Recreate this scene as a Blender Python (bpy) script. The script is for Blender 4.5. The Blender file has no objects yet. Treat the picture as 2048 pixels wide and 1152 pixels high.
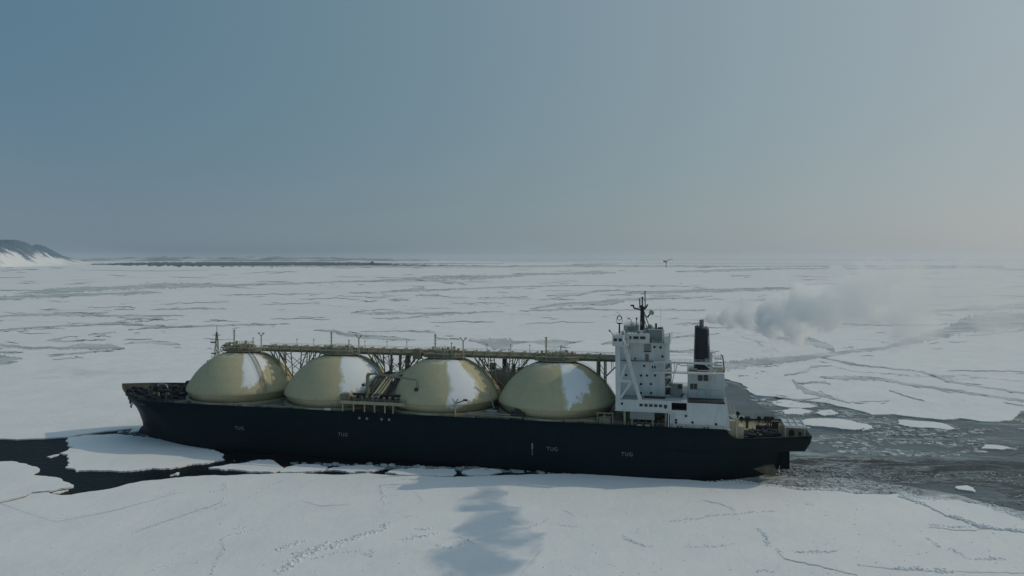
import bpy, bmesh, math, random
from mathutils import Vector, Matrix, noise
R = random.Random(7)
C = bpy.context.scene.collection
sc = bpy.context.scene

# ---------------------------------------------------------------- camera
CAM_H, F_PX, HORIZON = 78.0, 1550.0, 519.0
cd = bpy.data.cameras.new('camera'); cam = bpy.data.objects.new('camera', cd); C.objects.link(cam)
cam.location = (0, 0, CAM_H); cam.rotation_euler = (math.pi/2, 0, 0)
cd.sensor_width = 36; cd.lens = F_PX/2048*36; cd.shift_y = -(576-HORIZON)/2048
cd.clip_start = 1; cd.clip_end = 200000
sc.camera = cam

# ---------------------------------------------------------------- sky, sun, exposure
EXPO = -1.2
SUN = Vector((1.48, .30, 1.0)).normalized()
EL = math.asin(SUN.z); AZ = math.atan2(SUN.x, SUN.y)      # azimuth clockwise from +Y
w = bpy.data.worlds.new('World'); sc.world = w; w.use_nodes = True
nt = w.node_tree; nt.nodes.clear()
sky = nt.nodes.new('ShaderNodeTexSky'); sky.sky_type = 'NISHITA'; sky.sun_disc = False
sky.sun_elevation = EL; sky.sun_rotation = AZ; sky.altitude = 0
sky.air_density = 1.0; sky.dust_density = 1.0; sky.ozone_density = 3.0
bg = nt.nodes.new('ShaderNodeBackground'); bg.inputs[1].default_value = 0.10
out = nt.nodes.new('ShaderNodeOutputWorld')
# a thin high veil of ice cloud over the clear sky: even, and brighter towards the sun
tc = nt.nodes.new('ShaderNodeTexCoord'); dt = nt.nodes.new('ShaderNodeVectorMath'); dt.operation = 'DOT_PRODUCT'
nt.links.new(tc.outputs['Generated'], dt.inputs[0]); dt.inputs[1].default_value = SUN
def wmath(op, x, y):
    q = nt.nodes.new('ShaderNodeMath'); q.operation = op
    for i, v in enumerate((x, y)):
        if isinstance(v, (int, float)): q.inputs[i].default_value = v
        else: nt.links.new(v, q.inputs[i])
    return q.outputs[0]
def wvec(op, x, y):
    q = nt.nodes.new('ShaderNodeVectorMath'); q.operation = op
    for i, v in enumerate((x, y)):
        if isinstance(v, tuple): q.inputs[i].default_value = v
        else: nt.links.new(v, q.inputs[i])
    return q.outputs[0]
glow = wmath('MAXIMUM', wmath('ADD', dt.outputs['Value'], .2), 0.0); glow2 = wmath('MULTIPLY', glow, glow)
VE = 1/(.1*2**EXPO)
def vs(*c): return tuple(x*VE for x in c)
def wscale(col, f):
    q = nt.nodes.new('ShaderNodeVectorMath'); q.operation = 'SCALE'; q.inputs[0].default_value = col
    nt.links.new(f, q.inputs['Scale']); return q.outputs[0]
clear = wvec('MULTIPLY', sky.outputs[0], (.254*VE*.1, .164*VE*.1, .10*VE*.1))
veil = wvec('ADD', wscale(vs(.083, .097, .03), glow), wscale(vs(.139, .107, .14), glow2))
tot = wvec('ADD', wvec('ADD', clear, veil), vs(.061, .147, .228))
nt.links.new(tot, bg.inputs[0]); nt.links.new(bg.outputs[0], out.inputs[0])
sl = bpy.data.lights.new('sun', 'SUN'); sl.energy = 2.6; sl.angle = math.radians(.5); sl.color = (1, .84, .62)
so = bpy.data.objects.new('sun', sl); C.objects.link(so); so.rotation_euler = SUN.to_track_quat('Z', 'Y').to_euler()
so.location = (300, 100, 300)
sc.view_settings.view_transform = 'Standard'; sc.view_settings.look = 'None'
sc.view_settings.exposure = EXPO; sc.view_settings.gamma = 1.0
sc.view_settings.use_curve_mapping = False
try:
    sc.cycles.volume_step_rate = 1.0; sc.cycles.volume_max_steps = 256; sc.cycles.volume_bounces = 10
    sc.cycles.max_bounces = 12; sc.cycles.diffuse_bounces = 4; sc.cycles.glossy_bounces = 3
except Exception: pass

# ---------------------------------------------------------------- helpers
def G(px, py, z=0.0):
    """ground point seen at that spot of the photograph (2048 px wide)"""
    Y = (CAM_H-z)*F_PX/(py-HORIZON)
    return Vector(((px-1024)/F_PX*Y, Y, z))

def mat(name, col, rough=.6, metal=0, spec=.5, emis=None):
    m = bpy.data.materials.new(name); m.use_nodes = True
    p = m.node_tree.nodes['Principled BSDF']
    p.inputs['Base Color'].default_value = (*col, 1); p.inputs['Roughness'].default_value = rough
    p.inputs['Metallic'].default_value = metal; p.inputs['Specular IOR Level'].default_value = spec
    return m
class NT:
    """small helper for node trees"""
    def __init__(s, m): s.t = m.node_tree; s.n = s.t.nodes; s.p = s.n.get('Principled BSDF')
    def new(s, typ, **kw):
        nd = s.n.new(typ)
        for k, v in kw.items():
            if k.startswith('i_'):
                key = k[2:]; key = int(key) if key.isdigit() else key.replace('_', ' ')
                nd.inputs[key].default_value = v
            else: setattr(nd, k, v)
        return nd
    def link(s, a, b): s.t.links.new(a, b)
    def coord(s, kind='Object', scale=(1, 1, 1), loc=(0, 0, 0)):
        c = s.new('ShaderNodeTexCoord'); mp = s.new('ShaderNodeMapping')
        mp.inputs['Scale'].default_value = scale; mp.inputs['Location'].default_value = loc
        s.link(c.outputs[kind], mp.inputs['Vector']); return mp.outputs[0]
    def noise(s, vec, scale, detail=6, rough=.55, dist=0):
        nd = s.new('ShaderNodeTexNoise'); nd.inputs['Scale'].default_value = scale; nd.inputs['Detail'].default_value = detail
        nd.inputs['Roughness'].default_value = rough; nd.inputs['Distortion'].default_value = dist
        s.link(vec, nd.inputs['Vector']); return nd.outputs[0]
    def ramp(s, fac, stops, interp='LINEAR'):
        nd = s.new('ShaderNodeValToRGB'); cr = nd.color_ramp; cr.interpolation = interp
        while len(cr.elements) < len(stops): cr.elements.new(.5)
        for e, (p, c) in zip(cr.elements, stops):
            e.position = p; e.color = (*c, 1) if isinstance(c, tuple) else (c, c, c, 1)
        s.link(fac, nd.inputs[0]); return nd.outputs[0]
    def mix(s, fac, a, b):
        nd = s.new('ShaderNodeMix', data_type='RGBA')
        for v, i in ((fac, 0), (a, 6), (b, 7)):
            if hasattr(v, 'is_linked') or hasattr(v, 'links'): s.link(v, nd.inputs[i])
            elif i == 0: nd.inputs[0].default_value = v
            else: nd.inputs[i].default_value = (*v, 1)
        return nd.outputs[2]
    def math(s, op, a, b=0.0, c=None, clamp=False):
        nd = s.new('ShaderNodeMath', operation=op); nd.use_clamp = clamp
        for v, i in ((a, 0), (b, 1), (c, 2)):
            if v is None: continue
            if hasattr(v, 'links'): s.link(v, nd.inputs[i])
            else: nd.inputs[i].default_value = v
        return nd.outputs[0]
    def bump(s, h, strength=.3, dist=1.0, nrm=None):
        nd = s.new('ShaderNodeBump'); nd.inputs['Strength'].default_value = strength; nd.inputs['Distance'].default_value = dist
        s.link(h, nd.inputs['Height'])
        if nrm is not None: s.link(nrm, nd.inputs['Normal'])
        return nd.outputs[0]

def obj(name, bm_or_me, m=None, parent=None, smooth=False):
    if isinstance(bm_or_me, bmesh.types.BMesh):
        me = bpy.data.meshes.new(name); bm_or_me.to_mesh(me); bm_or_me.free()
    else: me = bm_or_me
    if m is not None and not me.materials:
        for q in (m if isinstance(m, (list, tuple)) else [m]): me.materials.append(q)
    if smooth:
        for p in me.polygons: p.use_smooth = True
    o = bpy.data.objects.new(name, me); C.objects.link(o)
    if parent is not None: o.parent = parent
    return o
def tag(o, label=None, cat=None, group=None, kind=None):
    if label: o['label'] = label
    if cat: o['category'] = cat
    if group: o['group'] = group
    if kind: o['kind'] = kind
    return o

# ---------------------------------------------------------------- sea, ice: materials
def snow_material(name, near=True):
    m = mat(name, (.80, .82, .84), .75, spec=.25); n = NT(m); v = n.coord()
    big = n.noise(v, .004, 5, .6); mid = n.noise(v, .045, 6, .6); fine = n.noise(v, .9, 5, .65)
    c = n.ramp(big, [(.3, (.74, .775, .80)), (.62, (.82, .84, .85))])
    c2 = n.ramp(mid, [(.35, (.72, .76, .79)), (.6, (.83, .85, .86))])
    col = n.mix(.45, c, c2)
    if not near:
        # thin frozen cracks and grey, snow-poor patches of the far ice field
        w1 = n.new('ShaderNodeVectorMath', operation='ADD'); nv = n.new('ShaderNodeTexNoise')
        nv.inputs['Scale'].default_value = .006; nv.inputs['Detail'].default_value = 8; nv.inputs['Roughness'].default_value = .62
        n.link(v, nv.inputs['Vector'])
        sub = n.new('ShaderNodeVectorMath', operation='MULTIPLY'); sub.inputs[1].default_value = (210, 210, 0)
        n.link(nv.outputs['Color'], sub.inputs[0]); n.link(v, w1.inputs[0]); n.link(sub.outputs[0], w1.inputs[1])
        for sc_, th, msk, lo in ((.0024, .006, .0011, .48), (.0068, .012, .0026, .56)):
            vo = n.new('ShaderNodeTexVoronoi', feature='DISTANCE_TO_EDGE'); vo.inputs['Scale'].default_value = sc_
            n.link(w1.outputs[0], vo.inputs['Vector'])
            line = n.ramp(vo.outputs['Distance'], [(0, 1.), (th, 0.)])
            mk = n.ramp(n.noise(v, msk, 4, .6), [(lo, 0.), (lo+.06, 1.)])
            f = n.math('MULTIPLY', line, mk)
            col = n.mix(n.math('MULTIPLY', f, .75), col, (.16, .20, .22))
        pt = n.noise(w1.outputs[0], .0028, 7, .62)
        f = n.ramp(pt, [(.60, 0.), (.70, .28), (.78, .45)])
        col = n.mix(f, col, (.30, .35, .37))
    n.link(col, n.p.inputs['Base Color'])
    b = n.bump(mid, .5 if near else .8, 1.2); b = n.bump(fine, .35, .12, b)
    rd = n.noise(n.coord(scale=(1, .35, 1)), .14, 7, .6, 1.2)
    b = n.bump(rd, .25, .5, b)
    n.link(b, n.p.inputs['Normal'])
    return m
M_SNOW = snow_material('packed_snow', True)
M_FIELD = snow_material('far_ice_snow', False)

m = M_WATER = mat('sea_water', (.006, .011, .014), .35, spec=.035); n = NT(m); v = n.coord()
m.node_tree.nodes['Principled BSDF'].inputs['IOR'].default_value = 1.333
n.link(n.bump(n.noise(v, .5, 5), .8, .5), n.p.inputs['Normal'])
m = M_YOUNG = mat('young_grey_ice', (.2, .25, .27), .35); n = NT(m); v = n.coord()
n.link(n.ramp(n.noise(v, .012, 7, .65), [(.35, (.065, .095, .11)), (.65, (.24, .29, .31))]), n.p.inputs['Base Color'])
n.link(n.bump(n.noise(v, .3, 5), .2, .2), n.p.inputs['Normal'])
m = M_LEAD = mat('dark_lead_water', (.03, .045, .055), .4, spec=.25); n = NT(m); v = n.coord()
n.link(n.ramp(n.noise(v, .01, 6, .6), [(.4, (.025, .04, .048)), (.7, (.13, .17, .18))]), n.p.inputs['Base Color'])
m = M_OPEN = mat('rippled_open_water', (.014, .036, .055), .55, spec=.12)
# brash and slush of the broken channel: streaks along the ship's track
TRACK = math.radians(-13.5)
def brash_material():
    m = mat('brash_slush', (.3, .35, .37), .45, spec=.25); n = NT(m)
    c = n.new('ShaderNodeTexCoord'); mp = n.new('ShaderNodeMapping', vector_type='POINT')
    mp.inputs['Rotation'].default_value = (0, 0, -TRACK); n.link(c.outputs['Object'], mp.inputs['Vector'])
    st = n.new('ShaderNodeMapping'); st.inputs['Scale'].default_value = (.35, 1.3, 1); n.link(mp.outputs[0], st.inputs['Vector'])
    a = n.noise(st.outputs[0], .035, 9, .72, .9); b = n.noise(st.outputs[0], .22, 7, .7, 1.4); d = n.noise(mp.outputs[0], 1.1, 4, .7)
    s = n.math('ADD', n.math('MULTIPLY', a, .62), n.math('ADD', n.math('MULTIPLY', b, .26), n.math('MULTIPLY', d, .12)))
    col = n.ramp(s, [(.42, (.025, .048, .057)), (.485, (.075, .115, .13)), (.535, (.23, .29, .315)), (.60, (.56, .62, .65))])
    n.link(col, n.p.inputs['Base Color'])
    n.link(n.ramp(s, [(.45, .18), (.55, .8)]), n.p.inputs['Roughness'])
    n.link(n.bump(s, .8, 2.2), n.p.inputs['Normal'])
    return m
M_BRASH = brash_material()
m = M_CHUNK = mat('wet_broken_ice', (.4, .45, .48), .6); n = NT(m); v = n.coord()
n.link(n.ramp(n.noise(v, .16, 5, .7), [(.38, (.13, .17, .18)), (.52, (.34, .39, .41)), (.68, (.72, .76, .78))]), n.p.inputs['Base Color'])
m = M_FOAM = mat('churned_wake', (.2, .24, .25), .5, spec=.2); n = NT(m)
c = n.new('ShaderNodeTexCoord'); mp = n.new('ShaderNodeMapping'); mp.inputs['Rotation'].default_value = (0, 0, -TRACK)
mp.inputs['Scale'].default_value = (.5, 1.2, 1); n.link(c.outputs['Object'], mp.inputs['Vector'])
a = n.noise(mp.outputs[0], .07, 8, .68, 2.0); b = n.noise(mp.outputs[0], .5, 6, .7, 1.2); fl = n.noise(mp.outputs[0], .16, 7, .62, 3.0)
rg = n.math('SUBTRACT', 1., n.math('MULTIPLY', n.math('ABSOLUTE', n.math('SUBTRACT', fl, .5)), 14.), clamp=True)     # foam threads
s = n.math('ADD', n.math('MULTIPLY', a, .6), n.math('MULTIPLY', b, .4))
col = n.ramp(s, [(.40, (.010, .020, .024)), (.50, (.030, .050, .057)), (.60, (.11, .15, .165)), (.68, (.45, .52, .55))])
sp_ = n.new('ShaderNodeSeparateXYZ'); n.link(c.outputs['Object'], sp_.inputs[0])
near = n.math('MULTIPLY_ADD', sp_.outputs[0], -1/75., 195/75., clamp=True)                 # threads thin out aft
n.link(n.mix(n.math('MULTIPLY', n.math('MULTIPLY', rg, n.math('MULTIPLY', n.ramp(a, [(.42, 0.), (.58, 1.)]), near)), .85), col, (.62, .67, .69)), n.p.inputs['Base Color'])
n.link(n.bump(s, .9, 2.5), n.p.inputs['Normal'])

# ---------------------------------------------------------------- sea and ice: shapes
def fract(pts, seed, rough=.12, closed=True, maxseg=None, amax=1e9):
    """fractal subdivision of a world-space outline"""
    rr = random.Random(seed); P = [Vector((p[0], p[1])) for p in pts]
    for it in range(12):
        Q = []; done = True; L = len(P); rng = range(L if closed else L-1)
        for i in rng:
            a, b = P[i], P[(i+1) % L]; Q.append(a); d = (b-a).length
            mid = (a+b)/2; ms = maxseg if maxseg else max(1.2, mid.length*.006)
            if d > ms:
                done = False; nrm = Vector((-(b-a).y, (b-a).x)).normalized()
                Q.append(mid+nrm*rr.uniform(-1, 1)*min(d*rough, amax))
        if not closed: Q.append(P[-1])
        P = Q
        if done: break
    return P
def slab(name, outline, ztop, zbot, m, jitter=0):
    bm = bmesh.new()
    vs = [bm.verts.new((p[0], p[1], ztop)) for p in outline]
    f = bm.faces.new(vs)
    if f.normal.z < 0: f.normal_flip()
    f.normal_update()
    if f.normal.z < 0: f.normal_flip()
    low = [bm.verts.new((v.co.x, v.co.y, zbot)) for v in vs]
    k = len(vs)
    for i in range(k): bm.faces.new((vs[i], vs[(i+1) % k], low[(i+1) % k], low[i]))
    bmesh.ops.triangulate(bm, faces=[f], ngon_method='EAR_CLIP')
    bmesh.ops.recalc_face_normals(bm, faces=bm.faces)
    up = [q for q in bm.faces if abs(q.normal.z) > .9]
    if up and up[0].normal.z < 0: bmesh.ops.reverse_faces(bm, faces=bm.faces)
    return obj(name, bm, m)
def px_outline(pts, z=0): return [G(x, y, z) for x, y in pts]

FAR = 60000
bm = bmesh.new(); bmesh.ops.create_grid(bm, x_segments=1, y_segments=1, size=FAR)
for v in bm.verts: v.co.y += FAR-3000
tag(obj('sea_water', bm, M_WATER), 'dark open sea water between the ice sheets', kind='structure')

TH = math.radians(13.5); SX = Vector((math.cos(TH), -math.sin(TH))); SY = Vector((math.sin(TH), math.cos(TH)))
SHIP0 = Vector((0, 309.7))
def S2W(s, y): p = SHIP0+SX*s+SY*y; return Vector((p.x, p.y, 0))

ZI = .55
# foreground sheet
edgeA = [(-150,1040),(-60,1022),(0,1006.8),(19,1002.5),(48,995.5),(61,987.8),(97,984.2),(106,988),(123,990.3),(142,989.5),(178,983),(226,976),(258,967),(284,962),
 (323,959),(371,953),(404,951),(452,951),(517,948.5),(549,947),(600,945.7),(638,948.2),(702,948.4),(737,945.6),(764,949),(850,951),(908,954),(914,953),(959,951.8),
 (1010,950),(1078,948.5),(1147,948),(1232,950.5),(1300,953),(1360,957),(1432,966),(1476,964.5),(1520,970),(1602,980.6),(1672,982),(1716,988),(1773,989),(1795,987),
 (1850,994),(1919,1000),(1938,1006),(1970,1010),(2001,1019),(2048,1036.6),(2150,1075),(2300,1150)]
A = [G(x, y, ZI) for x, y in edgeA]
A = fract(A, 11, .07, closed=False, maxseg=1.6)
A += [Vector((260, 60)), Vector((260, -250)), Vector((-300, -250)), Vector((-300, 120))]
tag(slab('ice_sheet', A, ZI, -.8, M_SNOW), 'wide snow covered ice sheet nearest the camera', kind='structure')
# small sheet at the left edge
B = px_outline([(-100,926),(0,923),(22,922),(42,926),(61,931),(76,935),(79,940.5),(66,949.5),(97,953),(124,957.6),(125,962),(147,972.8),(99,981.2),(63,984),(48,991),(19,998),(0,1002.5),(-100,1024)], ZI)
tag(slab('ice_floe', fract(B, 5, .09, maxseg=1.5), ZI, -.8, M_SNOW), 'flat snow covered ice floe at the left edge below the dark lead', 'ice floe', 'large floes around the tanker')
# field behind the ship
bow = [S2W(-176, -3), S2W(-170, 6), S2W(-150, 22), S2W(-120, 27), S2W(-60, 28), S2W(0, 28), S2W(35, 40)]
D1 = px_outline([(-500,884),(-200,880),(0,877),(32,878.3),(65,877),(90,876),(136,873.4),(174,867),(210,862),(268,856.3)], ZI)
D2 = px_outline([(1400,748),(1449,757),(1464,762),(1482,766),(1499,784),(1511,790),(1550,793),(1600,800),(1650,805),(1707,818),(1743,829),(1787,828),(1832,834),(1885,839),
 (1921,836),(1960,842),(1983,843),(2020,840),(2031,832),(2040,822),(2075,815),(2160,812),(2400,815)], ZI)
D = fract(D1+bow+D2, 21, .075, closed=False)
D += [Vector((FAR*.8, 450)), Vector((FAR*.8, FAR*.95)), Vector((-FAR*.8, FAR*.95)), Vector((-FAR*.8, 380))]
tag(slab('ice_field', D, ZI, -.8, M_FIELD), 'frozen bay of cracked snow covered ice out to the horizon', kind='structure')

floes = [
 ('ice_floe', [(137,874.6),(168,870),(207,869),(274,872),(307,876),(339,882),(387,892),(429,901),(447,910),(449,918),(404,927),(355,934),(304,935.6),(226,941),(152,941.5),(148,936.6),(131,934),(134,920.5),(139,915.6),(119.5,906),(147,893.7)], 'broad ice floe half in the shadow of the bow'),
 ('ice_floe', [(417,935.5),(450,930),(500,922),(535,919),(552,924),(567,934),(548,944.8),(500,943),(450,939)], 'pale ice floe beside the hull aft of the bow shadow'),
 ('ice_floe', [(572,934),(590,929),(640,929),(656,934),(644,941),(600,943.5),(560,944)], 'flat ice floe against the hull below the second tank'),
 ('ice_floe', [(650,940),(690,931.5),(730,930),(768,935),(745,942),(700,944.5)], 'long thin ice floe squeezed against the hull amidships'),
 ('ice_floe', [(768,944),(800,938),(850,937),(905,939),(913,944),(906,951),(850,950),(800,949)], 'shaded floe along the near ice edge just left of the dark gap'),
 ('ice_floe', [(921,945),(932,940),(950,938),(985,938.5),(1000,943),(975,948),(930,948.5)], 'small oval ice floe in the dark gap beside the hull'),
 ('ice_floe', [(1618,836),(1668,838),(1700,841),(1735,848),(1744,856),(1728,861),(1722,855),(1718,859),(1680,857),(1640,852),(1610,848),(1600,840)], 'long white floe just behind the stern deck'),
 ('ice_floe', [(1793,843),(1800,840),(1850,842),(1888,846),(1905,853),(1914,858),(1898,859),(1860,856),(1820,853),(1800,848)], 'white floe adrift in the broken channel near the ice edge'),
 ('ice_floe', [(1962,893),(1970,889.5),(2000,891),(2020,895),(1995,897.5),(1967,897)], 'small white floe alone in the dark channel'),
 ('ice_floe', [(1915,972),(1930,971),(1945,976),(1950,982),(1928,980),(1914,977)], 'small white floe near the foreground ice edge'),
 ('ice_floe', [(1565,820),(1600,816),(1625,822),(1600,829),(1570,828)], 'white block of ice between small brash floes off the stern'),
 ('ice_floe', [(1630,824),(1660,820),(1680,825),(1650,830)], 'white block of ice to the right of its twin off the stern'),
 ('ice_floe', [(1540,802),(1575,797),(1610,806),(1640,812),(1600,815),(1560,812)], 'uneven ice plate at the rim of the broken channel'),
 ('ice_floe', [(344,950),(350,944),(356,944.5),(350,949)], 'tiny white scrap of ice in the dark lead'),
 ('ice_floe', [(98,912),(110,908),(122,908),(116,911),(102,914)], 'narrow sliver of ice in the lead near the big shaded floe'),
 ('ice_floe', [(106,986),(120,981),(134,979),(125,983),(112,986)], 'thin sliver of ice at the mouth of the lower left crack'),
 ('ice_floe', [(330,868),(352,872),(372,879),(380,887),(360,889),(345,883),(332,876)], 'grey ice floe pushed aside under the bow'),
]
for i, (nm, pts, lab) in enumerate(floes):
    zt = ZI if i < 6 else .4+.25*R.random(); jj = random.Random(900+i)
    if i >= 4: pts = [(x+jj.uniform(-5, 5)*(y > 830 or 1), y+jj.uniform(-1.1, 1.1)) for x, y in pts]
    sm = M_SNOW
    o = slab(nm, fract(px_outline(pts, zt), 100+i, .17, maxseg=.8), zt, -.8, sm)
    tag(o, lab, 'ice floe', 'ice floes drifting round the ship')

# channel of brash around and behind the ship
ch = px_outline([(1350,735),(1470,745),(1560,785),(1660,800),(1800,815),(2010,825),(2080,805),(2700,800),(2700,1180),(2200,1120),(2048,1055),(1900,1010),(1700,992),(1500,975),(1380,966),(1380,955)], 0)
ch += [S2W(40, -20), S2W(40, 34)]
tag(slab('brash_channel', fract(ch, 31, .05, maxseg=6), .06, -.5, M_BRASH), 'grey slush and broken ice filling the channel astern', kind='structure')
wk = px_outline([(1560,925),(1620,914),(1700,915),(1800,918),(1900,922),(2060,925),(2060,1010),(1990,975),(1860,968),(1760,962),(1680,950),(1600,948),(1560,945)], 0)
tag(slab('wake', fract(wk, 33, .12, maxseg=2.5), .12, -.4, M_FOAM), 'churned dark wake water running aft from the stern', kind='structure')
m = M_SLUSH = mat('pale_slush', (.4, .45, .47), .6); n = NT(m); c = n.new('ShaderNodeTexCoord'); mp = n.new('ShaderNodeMapping'); mp.inputs['Rotation'].default_value = (0, 0, -TRACK)
mp.inputs['Scale'].default_value = (.45, 1.2, 1); n.link(c.outputs['Object'], mp.inputs['Vector']); a = n.noise(mp.outputs[0], .12, 8, .7, 1.2); b = n.noise(mp.outputs[0], .7, 5, .7)
s = n.math('ADD', n.math('MULTIPLY', a, .6), n.math('MULTIPLY', b, .4))
n.link(n.ramp(s, [(.38, (.16, .20, .21)), (.50, (.38, .43, .45)), (.60, (.66, .70, .72))]), n.p.inputs['Base Color']); n.link(n.bump(s, .9, 1.6), n.p.inputs['Normal'])
dk = px_outline([(1440,958),(1510,956),(1590,946),(1640,948),(1700,958),(1760,966),(1830,976),(1900,988),(1990,1010),(2048,1024),(2100,1040),(2160,1085),(2048,1045),(1960,1016),(1900,1004),(1790,995),(1700,992),(1600,985),(1500,974),(1440,970)], 0)
tag(slab('slush_band', fract(dk, 37, .12, maxseg=2), .2, -.4, M_SLUSH), 'pale slush banked against the edge of the foreground ice sheet', kind='structure')
dk = px_outline([(1612,884),(1700,876),(1790,880),(1900,896),(2060,892),(2060,905),(1960,912),(1800,900),(1720,896),(1640,905)], 0)
tag(slab('channel_water', fract(dk, 35, .12, maxseg=2.5), .11, -.4, M_LEAD), 'dark calm water lying in the brash behind the stern', kind='structure')
dk = px_outline([(1452,765),(1475,772),(1500,792),(1520,812),(1545,832),(1560,836),(1500,838),(1455,825)], 0)
tag(slab('channel_water', fract(dk, 36, .1, maxseg=2.5), .11, -.4, M_LEAD), 'dark water beyond the stern deck', kind='structure')

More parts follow.
